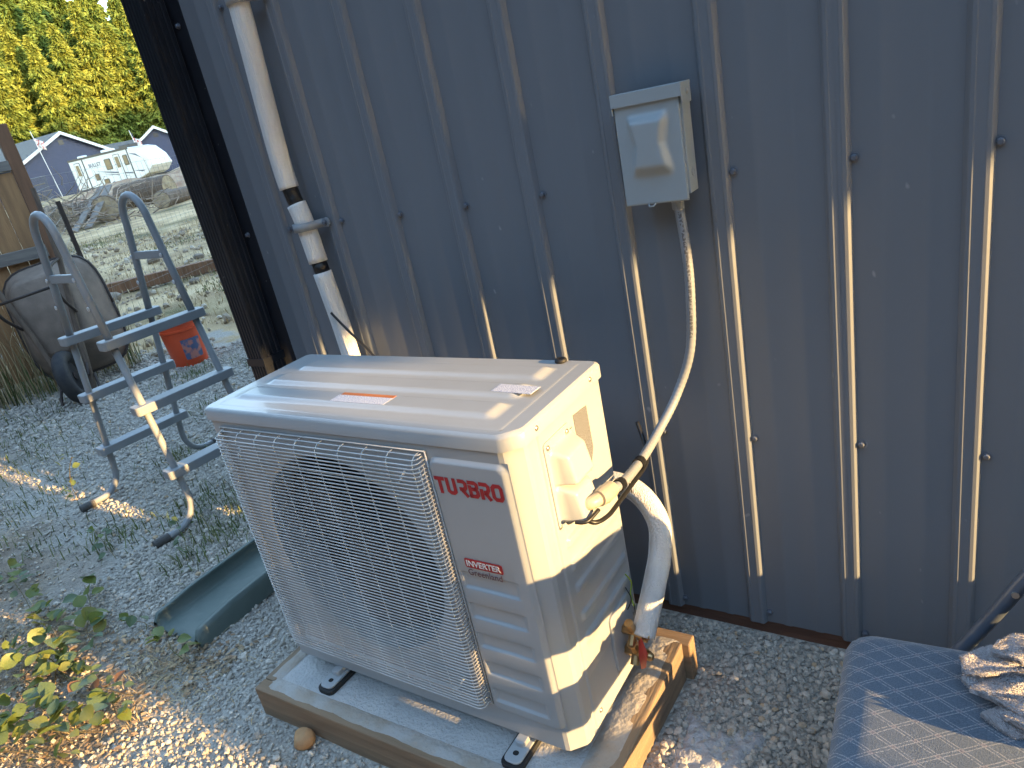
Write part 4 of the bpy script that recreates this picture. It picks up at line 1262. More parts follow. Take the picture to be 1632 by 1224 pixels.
for s_ in range(4):
    me = conifer_mesh(s_ + 3, 26, 4.9 + .6 * (s_ % 3), 26000, big=.68)
    me.materials.append(MAT['needle' if s_ % 2 == 0 else 'needle2'])
    crowns.append(me)
far_crowns = []
for s_ in range(2):
    me = conifer_mesh(s_ + 11, 26, 5.2, 2600, big=2.3)
    me.materials.append(MAT['needle_dark'])  # kept dark so these unseen trees bounce less warm light
    far_crowns.append(me)
tk = MB(); tk.tube([(0, 0, -.8), (.05, 0, 6), (-.05, .05, 14), (0, 0, 25)], [.42, .33, .2, .04], 8)
for k in range(26):
    z = 3 + k * .8; a = k * 2.4; L_ = 3.2 * (1 - z / 27)
    tk.tube([(0, 0, z), (L_ * math.cos(a), L_ * math.sin(a), z - L_ * .25)], [.07, .02], 5)
tkm = tk.build('trunk_source', 'bark', None, smooth=True)
trunk_me = tkm.data
bpy.data.objects.remove(tkm)
def conifer(x, y, s_, k, label, group, rz):
    t = thing('conifer', label, 'tree', (x, y, float(hgt(x, y)) if x < 5 else 0), rz, group)
    t.scale = (s_ * random.uniform(.9, 1.15), s_ * random.uniform(.9, 1.15), s_)
    link('crown', far_crowns[k % 2] if 'beyond' in group or 'east' in group else crowns[k], t); link('trunk', trunk_me, t)
    return t
names = ['at the left edge of the picture', 'just right of the left edge', 'above the roof of the left navy house', 'directly above the left gable apex', 'right of the left gable apex', 'above the trailer windows', 'above the trailer roof vent', 'left of the right gable', 'above the right gable apex', 'beside the dark downspout']
i = 0
for row, (dist, nt_, a0, a1, sc0) in enumerate(((118, 9, 156.5, 143.5, .82), (130, 10, 157.5, 142.5, 1.02), (143, 10, 157, 142.5, 1.22))):
    for j in range(nt_):
        az = a0 + (a1 - a0) * (j + .5) / nt_ + random.uniform(-.35, .35)
        dd = dist + random.uniform(-4, 4)
        x, y = 1.55 + dd * math.cos(R(az)), -1.53 + dd * math.sin(R(az))
        rw = ('short front row', 'middle row', 'tall back row')[row]
        pos = names[min(len(names) - 1, int((j + .5) / nt_ * 10))]
        conifer(x, y, sc0 * random.uniform(.88, 1.08), (i * 3 + j) % 4, 'sunlit conifer of the %s %s' % (rw, pos), 'conifers behind the houses', random.uniform(0, 6))
        i += 1
# unseen: wood to both sides, and a near ring added to block low sky
for j in range(70):
    az = (162 + j * 2.3) if j < 10 else (138 - (j - 10) * 3.0) if j < 24 else 187 + (j - 24) * 3.5
    dd = 125 + 14 * (j % 3) if j < 24 else 34 + 5 * (j % 3)
    conifer(1.55 + dd * math.cos(R(az)), -1.53 + dd * math.sin(R(az)), random.uniform(.85, 1.2), j % 4, 'unseen conifer of the side wood and the ring added to block low sky', 'conifers beyond the picture', random.uniform(0, 6))
# belt of unseen conifers added past the barn to shade yard, trailer and houses
for j in range(44):
    conifer(42 + (j % 3) * 3.5, 9.5 + j * 1.7, 1.36 * random.uniform(.93, 1.05), j % 4, 'conifer of the unseen belt added past the barn to shade trailer and houses', 'added shade conifers east of the barn', random.uniform(0, 6))

# unseen broadleaf tree, added so its low crown shades the upper wall
bt = thing('added_shade_tree', 'leafy tree added out of view past the barn wall to shade it', 'tree', (6.6, -1.05, 0))
n = 22000
g = np.random.default_rng(4)
u = g.normal(0, 1, (n, 3)); u /= np.linalg.norm(u, axis=1)[:, None]
rr = g.random(n) ** .4
c = u * rr[:, None] * np.array([1.9, 2.3, 1.75]) + np.array([0, 0, 3.7])
low = 2.21 + .04 * np.sin(c[:, 1] * 5)
c[:, 2] = np.maximum(c[:, 2], low + .12 * g.random(n))
a = g.normal(0, 1, (n, 3)); a /= np.linalg.norm(a, axis=1)[:, None]
b = np.cross(a, g.normal(0, 1, (n, 3))); b /= np.linalg.norm(b, axis=1)[:, None]
lv = np.stack([c - a * .12, c + b * .075, c + a * .12, c - b * .075], 1).reshape(-1, 3)
np_mesh('crown', lv, np.arange(n * 4).reshape(n, 4), 'leaftree', bt)
tk = MB(); tk.tube([(0, 0, -.3), (.05, 0, 1), (0, .05, 2.2), (.1, 0, 4.6)], [.17, .13, .11, .03], 10)
for k in range(9):
    aa = k * 2.4; z = 1.95 + .2 * k
    tk.tube([(0, 0, z), (.7 * math.cos(aa), .7 * math.sin(aa), z + .5), (1.4 * math.cos(aa), 1.4 * math.sin(aa), z + .8)], [.06, .04, .015], 6)
tk.build('trunk', 'bark', bt, smooth=True)

# ------------------------------------------------------------------ chair and towel
def fabric_material():
    ma = bpy.data.materials.new('blue_lattice_fabric'); ma.use_nodes = True
    nt = ma.node_tree; L = nt.links; b = nt.nodes['Principled BSDF']
    b.inputs['Roughness'].default_value = .9; b.inputs['Specular IOR Level'].default_value = .15
    b.inputs['Sheen Weight'].default_value = .3
    tc = nd(nt, 'ShaderNodeTexCoord'); sp_ = nd(nt, 'ShaderNodeSeparateXYZ'); L.new(tc.outputs['Object'], sp_.inputs[0])
    def mth(op, a, b_=0.0):
        x = nd(nt, 'ShaderNodeMath', operation=op)
        for i, q in enumerate((a, b_)):
            if isinstance(q, (int, float)): x.inputs[i].default_value = q
            else: L.new(q, x.inputs[i])
        return x.outputs[0]
    wn_ = nd(nt, 'ShaderNodeTexNoise'); wn_.inputs['Scale'].default_value = 60
    L.new(tc.outputs['Object'], wn_.inputs['Vector'])
    jit = mth('MULTIPLY', mth('SUBTRACT', wn_.outputs[0], .5), .08)
    def fam(s1, s2):
        p = mth('ADD', mth('ADD', mth('MULTIPLY', sp_.outputs[0], s1), mth('MULTIPLY', sp_.outputs[1], s2)), jit)
        f = mth('FRACT', p)
        d1 = mth('LESS_THAN', mth('ABSOLUTE', mth('SUBTRACT', f, .42)), .025)
        d2 = mth('LESS_THAN', mth('ABSOLUTE', mth('SUBTRACT', f, .58)), .025)
        near = mth('LESS_THAN', mth('ABSOLUTE', mth('SUBTRACT', f, .5)), .11)
        return mth('MAXIMUM', d1, d2), near
    l1, n1 = fam(17, 23); l2, n2 = fam(17, -23)
    dash = nd(nt, 'ShaderNodeTexNoise'); dash.inputs['Scale'].default_value = 420; L.new(tc.outputs['Object'], dash.inputs['Vector'])
    ln = mth('MULTIPLY', mth('MAXIMUM', l1, l2), mth('GREATER_THAN', dash.outputs[0], .44))
    weave = nd(nt, 'ShaderNodeTexNoise'); weave.inputs['Scale'].default_value = 500; L.new(tc.outputs['Object'], weave.inputs['Vector'])
    rp = nd(nt, 'ShaderNodeValToRGB'); rp.color_ramp.elements[0].position = .3; rp.color_ramp.elements[0].color = (.085, .12, .165, 1); rp.color_ramp.elements[1].position = .7; rp.color_ramp.elements[1].color = (.15, .20, .26, 1)
    L.new(weave.outputs[0], rp.inputs[0])
    mx = nd(nt, 'ShaderNodeMixRGB'); L.new(mth('MULTIPLY', ln, .6), mx.inputs[0]); L.new(rp.outputs[0], mx.inputs[1]); mx.inputs[2].default_value = (.46, .47, .48, 1)
    kn = mth('MULTIPLY', n1, n2)
    mx2 = nd(nt, 'ShaderNodeMixRGB'); L.new(mth('MULTIPLY', kn, .3), mx2.inputs[0]); L.new(mx.outputs[0], mx2.inputs[1]); mx2.inputs[2].default_value = (.30, .24, .26, 1)
    L.new(mx2.outputs[0], b.inputs['Base Color'])
    bp = nd(nt, 'ShaderNodeBump'); bp.inputs['Strength'].default_value = .35; bp.inputs['Distance'].default_value = .002
    L.new(weave.outputs[0], bp.inputs['Height']); L.new(bp.outputs[0], b.inputs['Normal'])
    return ma
MAT['fabric'] = fabric_material()
ch = thing('folding_chair', 'blue lattice patterned padded folding chair beside the wall at lower right', 'chair', (1.368, -.395, -.03), 0, rot=(R(-7), 0, R(3)))
# local: x runs from the front edge (left in the picture) towards the backrest, -y along the seat width
CW, CDp, CZ = .44, .42, .385
us = np.linspace(0, 1, 40); vs2 = np.linspace(0, 1, 40)
def seat(u, v):
    x = u * CDp; y = -v * CW
    r = .055
    dx = max(r - x, 0, x - (CDp - r)); dy = max(r + y, 0, -y - (CW - r))
    d_ = math.hypot(dx, dy)
    if d_ > r:
        k = r / d_
        cx = x + (dx if x < r else -dx); cy = y - (dy if y > -r else -dy)
        x = cx + (x - cx) * k; y = cy + (y - cy) * k; d_ = r
    e = min(1, (r - d_) / r) if d_ > 0 else 1
    ed = min(x, CDp - x, -y, CW + y)
    dome = min(1, max(0, ed / .05)); dome = math.sqrt(max(0, 1 - (1 - dome) ** 2))
    return (x, y, CZ - .028 + .028 * min(dome, math.sqrt(max(0, 1 - (d_ / r) ** 2)) if d_ > 0 else 1) + .006 * math.sin(u * 3.1) * math.sin(v * 3.1))
mb = MB(); mb.field(us, vs2, seat)
# seat underside
e0 = [(0 * 40 + i) for i in range(40)] + [(j * 40 + 39) for j in range(1, 40)] + [(39 * 40 + i) for i in range(38, -1, -1)] + [(j * 40) for j in range(38, 0, -1)]
base = len(mb.v)
vv = [(mb.v[i][0], mb.v[i][1], CZ - .05) for i in e0]
mb.add(vv, [])
nE = len(e0)
for k in range(nE):
    mb.f.append((e0[k], e0[(k + 1) % nE], base + (k + 1) % nE, base + k))
mb.f.append(tuple(base + k for k in range(nE)))
mb.build('seat_cushion', 'fabric', ch, smooth=True)
bk_ = MB()
BX0 = .33
def backrest(u, v):
    y = .02 - u * (CW + .04); z = .475 + .085 * u + v * (.145 - .01 * u)
    ed = min(u * CW, (1 - u) * CW, v * .17, (1 - v) * .17)
    dome = min(1, ed / .03)
    return (BX0 + .05 * v - .022 * math.sqrt(max(0, 1 - (1 - dome) ** 2)), y, z)
bk_.field(np.linspace(0, 1, 24), np.linspace(0, 1, 12), backrest)
bo = bk_.build('backrest_cushion', 'fabric', ch, smooth=True)
so = bo.modifiers.new('Solidify', 'SOLIDIFY'); so.thickness = .03; so.offset = -1
for y in (.016, -CW - .016):
    rear = [(-.0, y, .03), (.10, y, .215), (.212, y, CZ + .015), (.275, y, .515), (.325, y, .60), (.35, y, .635 if y > 0 else .70)]
    MB().tube(spline(rear, 5), .0125, 10).build('back_tube', 'tube', ch, smooth=True)
    MB().tube(spline([(.47, y * .9 - math.copysign(.05, y), .03), (.35, y * .9 - math.copysign(.05, y), .18), (.22, y * .9 - math.copysign(.05, y), .28), (.06, y * .9 - math.copysign(.05, y), CZ - .06)], 5), .012, 10).build('rear_leg', 'tube', ch, smooth=True)
    MB().tube([(.262, y - .0145, .492), (.262, y + .0145, .492)], .006, 8).build('rivet', 'steel', ch)
MB().tube([(.06, .03, .165), (.06, -CW - .03, .20)], .012, 10).build('front_stretcher', 'tube', ch, smooth=True)
MB().tube([(.40, .03, .12), (.40, -CW - .03, .12)], .011, 10).build('rear_stretcher', 'tube', ch, smooth=True)
MB().tube([(.35, .016, .63), (.37, .0, .638), (.37, -CW, .70), (.35, -CW - .016, .695)], .0125, 10).build('top_tube', 'tube', ch, smooth=True)

MAT['towel'] = M('terry_towel', (.86, .83, .85), .95, c2=(.74, .71, .73), scale=22, bump=1.0, bscale=420, spec=.1)
to = thing('towel', 'crumpled greyish white towel on the blue chair seat', 'towel', (1.56, -.45, .374), 0, rot=(R(-6), 0, 0))
TOO = to.location.copy()
pile_v = []
def fold(x0, y0, L_, w0, w1, rot, zb, seed, thick=.006):
    rr = random.Random(seed); ph = [rr.uniform(0, 6.28) for _ in range(6)]
    nu, nv = 46, 30
    us = np.linspace(0, 1, nu); vs_ = np.linspace(0, 1, nv)
    ca, sa = math.cos(R(rot)), math.sin(R(rot))
    def f(u, v):
        c_ = 2 * v - 1
        wd = w0 + (w1 - w0) * u ** .7
        x = u * L_ + .022 * c_ * c_ * (1 - u) + .006 * math.sin(7 * v + ph[0])
        y = c_ * wd / 2 + .008 * math.sin(u * 8 + ph[1]) + .004 * math.sin(u * 21 + ph[2])
        z = .009 * math.sin(c_ * 4.2 + u * 2.5 + ph[3]) + .006 * math.sin(c_ * 8.5 - u * 4 + ph[4]) * (.4 + u) + .003 * math.sin(u * 26 + c_ * 5 + ph[5])
        z -= .010 * max(0, abs(c_) - .72) / .28
        z = zb + z * min(1, .35 + u * 2.2)
        X_, Y_ = x0 + x * ca - y * sa, y0 + x * sa + y * ca
        return (X_ - TOO.x, Y_ + .05 - TOO.y, max(.003, z))
    mb = MB(); mb.field(us, vs_, f)
    o = mb.build('fold', 'towel', to, smooth=True, fix=False)
    so_ = o.modifiers.new('Solidify', 'SOLIDIFY'); so_.thickness = thick; so_.offset = -1
    def hair(q, nrm):
        d_ = (nrm + Vector((random.gauss(0, .55), random.gauss(0, .55), random.gauss(0, .55)))).normalized()
        w_ = d_.cross(Vector((random.gauss(0, 1), random.gauss(0, 1), random.gauss(0, 1)))).normalized() * .0006
        pile_v.extend([q - w_, q + w_, q + d_ * random.uniform(.0015, .0034)])
    for _ in range(9000):
        u, v = random.random(), random.random()
        p = Vector(f(u, v)); du = Vector(f(min(1, u + .01), v)) - Vector(f(max(0, u - .01), v)); dv_ = Vector(f(u, min(1, v + .01))) - Vector(f(u, max(0, v - .01)))
        nn = du.cross(dv_)
        if nn.length < 1e-12: continue
        nn.normalize()
        hair(p, nn if nn.z > 0 else -nn)
    for _ in range(2600):
        e = random.choice((0, 1, 2)); t = random.random()
        u, v = ((0, t), (t, 0), (t, 1))[e]
        p = Vector(f(u, v)); c_ = Vector(f(min(1, u + .05) if e == 0 else u, .5 if e else v))
        p.z -= random.uniform(0, thick)
        o_ = (p - c_); o_.z = 0
        if o_.length > 1e-9: hair(p, o_.normalized())
fold(1.585, -.585, .26, .06, .12, 14, .012, 1)
fold(1.560, -.535, .28, .055, .13, 16, .020, 2)
fold(1.572, -.560, .26, .05, .11, 10, .031, 3)
fold(1.545, -.505, .28, .05, .11, 24, .038, 5)
fold(1.600, -.478, .24, .06, .10, 20, .052, 8)
fold(1.612, -.600, .24, .055, .09, 4, .026, 9)
pv = np.array([p[:] for p in pile_v])
o = np_mesh('terry_pile', pv, np.arange(len(pv)).reshape(-1, 3), 'towel', to); o['kind'] = 'stuff'

# out-of-view lumber stack, put in to shade the wall foot and gravel
ls = thing('added_shade_stack', 'low plank stack added out of view right of the chair to shade the wall foot', 'lumber', (2.35, -.26, 0))
for j in range(9):
    MB().box(random.uniform(0, .05), 1.5 + random.uniform(0, .1), .0, .235, .01 + j * .043, .05 + j * .043).build('plank', 'lumber', ls, bevel=.003)
    if j < 7: MB().box(random.uniform(0, .05), 1.4 + random.uniform(0, .1), -.262, -.02, .01 + j * .043, .05 + j * .043).build('plank', 'lumber', ls, bevel=.003)

# ------------------------------------------------------------------ gravel, straw, weeds, vines
def gravel_material(name, cols):
    ma = bpy.data.materials.new(name); ma.use_nodes = True
    nt = ma.node_tree; L = nt.links; b = nt.nodes['Principled BSDF']
    b.inputs['Roughness'].default_value = .9; b.inputs['Specular IOR Level'].default_value = .25
    ge = nd(nt, 'ShaderNodeNewGeometry'); rp = nd(nt, 'ShaderNodeValToRGB'); e = rp.color_ramp.elements
    while len(e) < len(cols): e.new(.5)
    for q, (p, c) in zip(e, cols): q.position = p; q.color = tuple(c) + (1,)
    L.new(ge.outputs['Random Per Island'], rp.inputs[0])
    tc = nd(nt, 'ShaderNodeTexCoord'); no = nd(nt, 'ShaderNodeTexNoise'); no.inputs['Scale'].default_value = 160; no.inputs['Detail'].default_value = 4
    L.new(tc.outputs['Object'], no.inputs['Vector'])
    mr = nd(nt, 'ShaderNodeMapRange'); mr.inputs[3].default_value = .7; mr.inputs[4].default_value = 1.3; L.new(no.outputs[0], mr.inputs[0])
    hs = nd(nt, 'ShaderNodeHueSaturation'); L.new(mr.outputs[0], hs.inputs['Value']); L.new(rp.outputs[0], hs.inputs['Color'])
    L.new(hs.outputs[0], b.inputs['Base Color'])
    return ma
MAT['gravel'] = gravel_material('crushed_gravel', [(0, (.31, .29, .255)), (.3, (.42, .39, .34)), (.6, (.48, .445, .385)), (.82, (.54, .49, .42)), (.93, (.63, .58, .505)), (1, (.50, .365, .23))])
tmpl = []
for s_ in range(8):
    me = stone_mesh('tmp', 1, 'rock', 1, .78, .6, 1, 40 + s_)
    v = np.array([q.co[:] for q in me.vertices]); f = np.array([p.vertices[:] for p in me.polygons])
    tmpl.append((v, f)); bpy.data.meshes.remove(me)
def scatter_stones(name, xs, ys, sizes, mat, label, cat):
    n = len(xs)
    V, F = [], []; off = 0
    which = rng.integers(0, 8, n)
    zz_ = hgt(xs, ys)
    for k in range(8):
        id2 = np.where(which == k)[0]
        if not len(id2): continue
        v, f = tmpl[k]
        q = rng.normal(0, 1, (len(id2), 4)); q[:, 1:3] *= .35
        q /= np.linalg.norm(q, axis=1)[:, None]
        w_, x_, y_, z_ = q.T
        Rm = np.stack([np.stack([1 - 2 * (y_ * y_ + z_ * z_), 2 * (x_ * y_ - w_ * z_), 2 * (x_ * z_ + w_ * y_)], -1),
                       np.stack([2 * (x_ * y_ + w_ * z_), 1 - 2 * (x_ * x_ + z_ * z_), 2 * (y_ * z_ - w_ * x_)], -1),
                       np.stack([2 * (x_ * z_ - w_ * y_), 2 * (y_ * z_ + w_ * x_), 1 - 2 * (x_ * x_ + y_ * y_)], -1)], 1)
        P = np.einsum('nij,vj->nvi', Rm, v) * sizes[id2][:, None, None]
        P += np.stack([xs[id2], ys[id2], zz_[id2] + sizes[id2] * .25 + rng.random(len(id2)) * sizes[id2] * .3], -1)[:, None, :]
        V.append(P.reshape(-1, 3))
        F.append((f[None] + (np.arange(len(id2)) * len(v))[:, None, None]).reshape(-1, 3) + off)
        off += len(id2) * len(v)
    o = np_mesh(name, np.concatenate(V), np.concatenate(F), mat)
    if label: tag(o, label, cat, kind='stuff')
    return o
def in_pad(x, y): return (x > -.06) & (x < .99) & (y > -.77) & (y < -.19)
def in_splash(x, y): return (x > -.76) & (x < -.48) & (y > -.64) & (y < -.03)
def zone(n, x0, x1, y0, y1, keep=None):
    x = rng.uniform(x0, x1, n); y = rng.uniform(y0, y1, n)
    k = ~in_pad(x, y) & ~in_splash(x, y) & (y < np.where(x > -.56, -.015, 99))
    if keep is not None: k &= keep(x, y)
    return x[k], y[k]
parts = []
x, y = zone(24000, .9, 2.0, -1.2, 0); parts.append((x, y, np.where(rng.random(len(x)) < .13, rng.uniform(.006, .013, len(x)), rng.gamma(1.6, .0017, len(x)) + .0024)))
x, y = zone(24000, -1.3, .95, -1.25, -.0, lambda x, y: rng.random(len(x)) < np.where((x < -.42) & (y < -.72), .22, 1)); parts.append((x, y, np.where(rng.random(len(x)) < .07, rng.uniform(.006, .011, len(x)), rng.gamma(1.8, .0015, len(x)) + .0028)))
def gk(x, y): return (-.55 * x + .83 * y < 3.7 + .3 * vnoise(x, y, 2.0)) & (rng.random(len(x)) < np.where(-.25 * x - .97 * y > .75, .2, 1))
x, y = zone(36000, -3.6, -.55, -.9, 2.2, gk); parts.append((x, y, rng.gamma(2.0, .0019, len(x)) + .0040))
x, y = zone(9000, -6.2, -3.5, -.2, 2.6, gk); parts.append((x, y, rng.gamma(3.0, .003, len(x)) + .007))
xs = np.concatenate([p[0] for p in parts]); ys = np.concatenate([p[1] for p in parts]); sz = np.concatenate([p[2] for p in parts])
scatter_stones('gravel', xs, ys, np.minimum(sz, .018), 'gravel', 'loose grey crushed gravel covering the ground around the pad', 'gravel')
# rubble in the yard: paler broken stones and clods
MAT['clod'] = gravel_material('yard_clods', [(0, (.24, .19, .135)), (.5, (.38, .31, .225)), (1, (.55, .49, .39))])
x = rng.uniform(-16, -3.5, 3000); y = rng.uniform(-.5, 12, 3000)
k = (-.55 * x + .83 * y > 3.5) & (-.55 * x + .83 * y < 15)
scatter_stones('yard_rubble', x[k], y[k], np.minimum(rng.gamma(2.2, .011, int(k.sum())) + .006, .10), 'clod', 'scattered pale stones and clods over the dry yard', 'rubble')
# pale cement dust spill beside the pad
MAT['dust'] = M('cement_dust', (.40, .40, .41), .95, c2=(.52, .51, .50), scale=30, bump=1, bscale=90)
mb = MB()
def dustf(u, v):
    x = 1.0 + u * .20; y = -.78 + v * .46
    e = 1 - max(abs(2 * u - 1), abs(2 * v - 1)) + .22 * float(vnoise(x, y, 22))
    return (x, y, float(hgt(x, y)) - .012 + .022 * step(e, .22, .4) + .005 * float(vnoise(x, y, 75)))
mb.field(np.linspace(0, 1, 50), np.linspace(0, 1, 80), dustf)
tag(mb.build('cement_spill', 'dust', None, smooth=True), 'pale spilled cement crusting the gravel along the right side of the pad', 'cement', kind='stuff')

def blades(name, pts, h0, h1, wd, mat, label, cat, lean=.5, flat=1.0):
    V, F = [], []
    for (x, y) in pts:
        z = float(hgt(x, y)) - .002
        a = random.uniform(0, 6.28); L_ = random.uniform(h0, h1); le = random.uniform(.1, 1) * lean
        dx, dy = math.cos(a), math.sin(a); px_, py_ = -dy * wd, dx * wd
        p0 = (x, y, z); p1 = (x + dx * L_ * le * .35, y + dy * L_ * le * .35, z + L_ * .6 * (1 - .4 * le)); p2 = (x + dx * L_ * le, y + dy * L_ * le, z + L_ * max(.1, 1 - .75 * le) * flat)
        p1 = (p1[0], p1[1], z + (p1[2] - z) * flat)
        o = len(V)
        V += [(p0[0] - px_, p0[1] - py_, p0[2]), (p0[0] + px_, p0[1] + py_, p0[2]), (p1[0] + px_ * .8, p1[1] + py_ * .8, p1[2]), (p1[0] - px_ * .8, p1[1] - py_ * .8, p1[2]), p2]
        F += [(o, o + 1, o + 2, o + 3), (o + 3, o + 2, o + 4, o + 4)]
    me = bpy.data.meshes.new(name); me.from_pydata(V, [], [f if f[2] != f[3] else f[:3] for f in F]); me.materials.append(MAT[mat])
    return tag(link(name, me), label, cat, kind='stuff')
def clump(cx, cy, s_, n): return [(random.gauss(cx, s_), random.gauss(cy, s_)) for _ in range(n)]
straw = []
for _ in range(44):
    cx, cy = random.uniform(-1.5, -.40), random.uniform(-1.18, -.74)
    straw += clump(cx, cy, .08, 42)
straw += clump(-.28, -.85, .10, 90) + clump(-.55, -.72, .05, 60) + clump(-.3, -.62, .05, 30) + clump(-2.3, -.1, .08, 70) + clump(-3.1, -.05, .2, 220) + clump(-3.7, .3, .25, 260) + clump(-4.8, .8, .3, 260) + clump(-2.3, -.45, .15, 120)
blades('dry_straw', straw, .03, .11, .0011, 'straw', 'loose dry straw lying over the soil at lower left', 'straw', lean=1.25, flat=.3)
gr_ = []
for cx, cy, s_, n in ((-1.35, .02, .12, 220), (-1.05, -.12, .10, 200), (-2.0, .35, .12, 160), (-1.6, -.32, .1, 120), (-3.3, 1.3, .12, 160), (-2.5, .9, .12, 90), (-4.7, .9, .2, 260), (-3.9, .2, .28, 420), (-3.2, -.05, .22, 300), (-2.5, -.3, .15, 120), (-5.1, 1.0, .25, 260), (-1.9, -.5, .15, 90), (-1.0, -.35, .07, 60), (-3.0, 1.7, .15, 90)):
    gr_ += clump(cx, cy, s_, n)
blades('weeds', gr_, .02, .10, .0025, 'grass', 'low green weeds growing through the gravel near the ladder', 'weeds', lean=.9)
tall = []
for cx, cy, s_, n in ((-4.6, .95, .14, 150), (-4.75, .55, .16, 170), (-5.0, .2, .2, 170), (-4.35, 1.35, .08, 50)): tall += clump(cx, cy, s_, n)
blades('tall_dry_grass', tall, .35, .95, .003, 'straw', 'tall pale dry grass along the foot of the board fence', 'grass', lean=.35)
blades('tall_green_grass', [(x + .05, y) for x, y in tall[::2]], .2, .55, .004, 'grass', 'green grass at the foot of the board fence', 'grass', lean=.4)
fld = []
for _ in range(16000):
    x = random.uniform(-17, -4.2); y = random.uniform(1, 13)
    if -.55 * x + .83 * y > 3.9 and float(vnoise(x, y, .8, 3)) > -.35: fld.append((x, y))
blades('dry_field_grass', fld, .03, .14, .006, 'straw', 'short dry grass over the yard behind the bucket', 'grass', lean=1.0)
fl2 = [(x + .02, y) for x, y in fld if float(vnoise(x, y, .5, 5)) > .25]
blades('green_field_grass', fl2, .03, .12, .007, 'grass', 'patches of greener grass in the dry yard', 'grass', lean=1.0)

MAT['litter'] = M('dead_leaf_litter', (.24, .15, .085), .8, c2=(.40, .30, .18), scale=30, island=.4)
lv_, lf_ = [], []
for _ in range(1500):
    x, y = random.uniform(-1.5, -.35), random.uniform(-1.2, -.70)
    if random.random() > .75: x, y = random.uniform(-.8, -.3), random.gauss(-.68, .05)
    z = float(hgt(x, y)) + random.uniform(.003, .012); a = random.uniform(0, 6.28); q = random.uniform(.005, .014); b2 = q * random.uniform(.35, .7)
    ca, sa = math.cos(a), math.sin(a); o = len(lv_)
    for du, dv in ((-1, 0), (0, -1), (1, 0), (0, 1)): lv_.append((x + ca * du * q - sa * dv * b2, y + sa * du * q + ca * dv * b2, z + random.uniform(-.003, .004)))
    lf_.append((o, o + 1, o + 2, o + 3))
tag(np_mesh('leaf_litter', np.array(lv_), np.array(lf_), 'litter'), 'small dead leaves and bark bits on the soil under the vines', 'leaf litter', kind='stuff')

# trailing vines at lower left: every leaf a piece of its plant
def leaf_mesh():
    pts = [(0, 0), (.12, .20), (.30, .36), (.52, .38), (.75, .26), (1.0, 0)]
    V, F = [], []
    for x, w_ in pts:
        for s_ in (-1, -.5, 0, .5, 1):
            V.append((x, s_ * w_, .10 * abs(s_) * (w_ / .38) - .16 * (x - .5) ** 2))
    for i in range(len(pts) - 1):
        for k in range(4):
            F.append((i * 5 + k, i * 5 + k + 1, (i + 1) * 5 + k + 1, (i + 1) * 5 + k))
    me = bpy.data.meshes.new('leaf'); me.from_pydata(V, [], F)
    me.polygons.foreach_set('use_smooth', [True] * len(me.polygons))
    return me
lms = {}
for kx in ('leaf', 'leaf_y', 'leaf_d', 'leaf_b'):
    me = leaf_mesh(); me.materials.append(MAT[kx]); lms[kx] = me
def vine(pts, nleaf, size, mix, label):
    O = Vector((pts[0][0], pts[0][1], float(hgt(*pts[0]))))
    t = thing('trailing_vine', label, 'vine', O, 0, 'vines on the soil at lower left')
    P = spline([Vector((x, y, float(hgt(x, y)) + z)) - O for x, y, z in [(p[0], p[1], p[2] if len(p) > 2 else .02) for p in pts]], 6)
    MB().tube(P, .0016, 5).build('stem', 'stem', t, smooth=True)
    for k in range(nleaf):
        p = P[int(random.uniform(0, .999) * len(P))]
        a = random.uniform(0, 6.28)
        o = link('leaf', lms[random.choice(mix)], t)
        s_ = size * random.uniform(.55, 1.25)
        o.scale = (s_, s_ * random.uniform(.85, 1.25), s_)
        up_ = random.uniform(.008, .05)
        o.location = p + Vector((math.cos(a) * .02, math.sin(a) * .02, up_))
        o.rotation_euler = (random.gauss(0, .45), random.gauss(-.1, .4), a)
    return t
def hz(u): return u
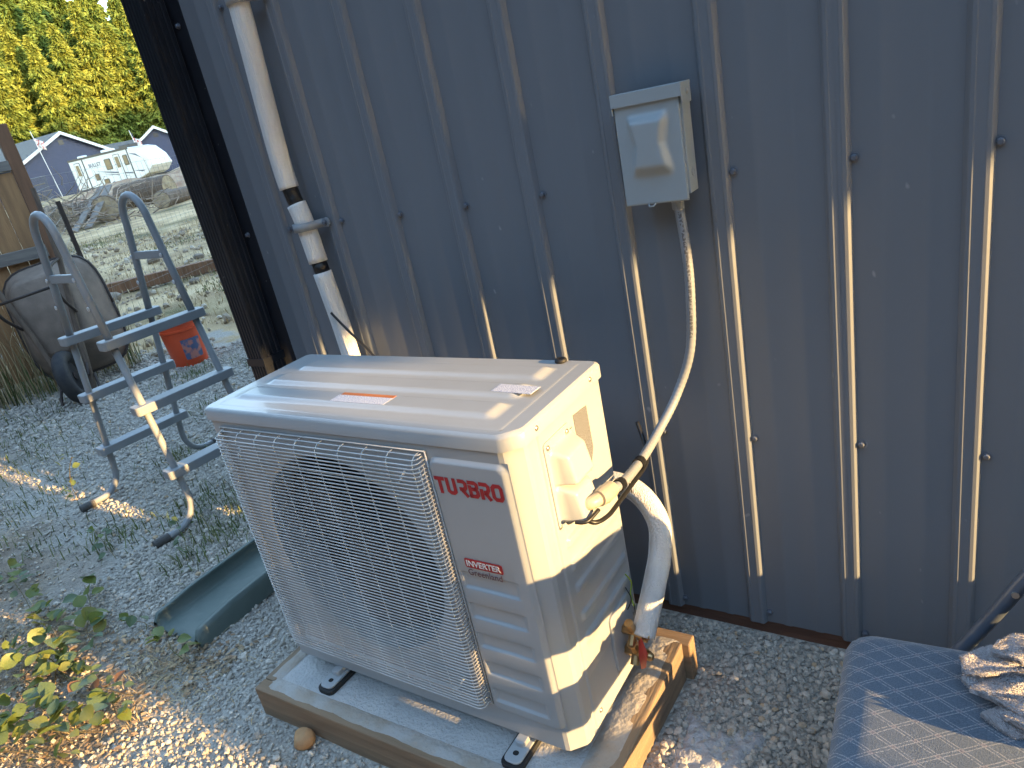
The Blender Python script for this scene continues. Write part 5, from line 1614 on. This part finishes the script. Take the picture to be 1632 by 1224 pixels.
pts_of = [
    ([(-1.30, -.60), (-1.10, -.68, .03), (-.98, -.76, .03), (-.86, -.80, .02)], 24, .055, ['leaf', 'leaf', 'leaf_y', 'leaf_d'], 'leafy vine highest up in the lower left corner'),
    ([(-1.25, -.78), (-1.08, -.82, .04), (-.92, -.87, .04), (-.80, -.88, .02)], 30, .06, ['leaf', 'leaf', 'leaf_y', 'leaf_d'], 'vine with the largest bright leaves at lower left'),
    ([(-1.05, -.98), (-.86, -.99, .04), (-.70, -1.0, .03), (-.60, -.96, .02)], 26, .052, ['leaf', 'leaf_d', 'leaf', 'leaf_y', 'leaf', 'leaf_b'], 'vine with yellow and brown leaves below the largest one'),
    ([(-.80, -1.10), (-.66, -1.09, .04), (-.55, -1.04, .02), (-.45, -1.0, .02)], 22, .05, ['leaf_d', 'leaf', 'leaf', 'leaf_y', 'leaf'], 'vine nearest the camera at the bottom left edge'),
    ([(-.95, -.90), (-.78, -.92, .02), (-.62, -.90, .02), (-.50, -.88, .02)], 14, .04, ['leaf_d', 'leaf_d', 'leaf', 'leaf_b'], 'darker vine lying between the bright vines on the soil'),
    ([(-.62, -.68), (-.57, -.70, .03), (-.52, -.72, .04), (-.48, -.72, .02)], 9, .045, ['leaf', 'leaf_y', 'leaf'], 'short bright sprig just in front of the splash block'),
    ([(-.85, -.66), (-.78, -.66, .03), (-.74, -.68, .03)], 5, .04, ['leaf', 'leaf_d'], 'tiny sprig left of the splash block corner'),
    ([(-1.75, -.32), (-1.55, -.38, .02), (-1.35, -.44, .02)], 10, .035, ['leaf_d', 'leaf_d', 'leaf'], 'dark thin runner on the gravel behind the vines'),
    ([(-1.25, -.18), (-1.1, -.28, .03), (-.95, -.35, .02)], 12, .03, ['leaf_d', 'leaf_d'], 'low dark weed runner at the near ladder foot'),
    ([(-2.25, -.14), (-2.2, -.16, .10), (-2.15, -.15, .20), (-2.05, -.16, .27)], 10, .035, ['leaf_y', 'leaf_y', 'leaf'], 'upright yellow sprig left of the ladder foot'),
    ([(-.86, -1.12), (-.74, -1.07, .04), (-.62, -1.06, .03), (-.50, -1.06, .02)], 22, .05, ['leaf', 'leaf_y', 'leaf', 'leaf_d'], 'bright vine along the bottom edge of the picture'),
    ([(-.75, -1.20), (-.64, -1.16, .04), (-.52, -1.12, .03), (-.42, -1.10, .02)], 18, .045, ['leaf', 'leaf_d', 'leaf', 'leaf_y'], 'vine cut by the very bottom left corner'),
    ([(-1.85, -.66), (-1.66, -.70, .04), (-1.48, -.74, .03), (-1.34, -.78, .02)], 24, .05, ['leaf', 'leaf', 'leaf_y', 'leaf_d'], 'vine at the left edge above the largest leaves'),
    ([(-1.2, -.98), (-1.05, -.95, .04), (-.93, -.90, .04), (-.82, -.95, .02)], 22, .052, ['leaf', 'leaf_y', 'leaf_d'], 'dense vine in the middle of the left corner patch'),
    ([(-.72, -.92), (-.62, -.92, .03), (-.55, -.92, .02), (-.46, -.95, .02)], 12, .042, ['leaf', 'leaf_d', 'leaf_y'], 'thin vine reaching furthest right over the lit gravel'),
]
for a in pts_of: vine(*a)
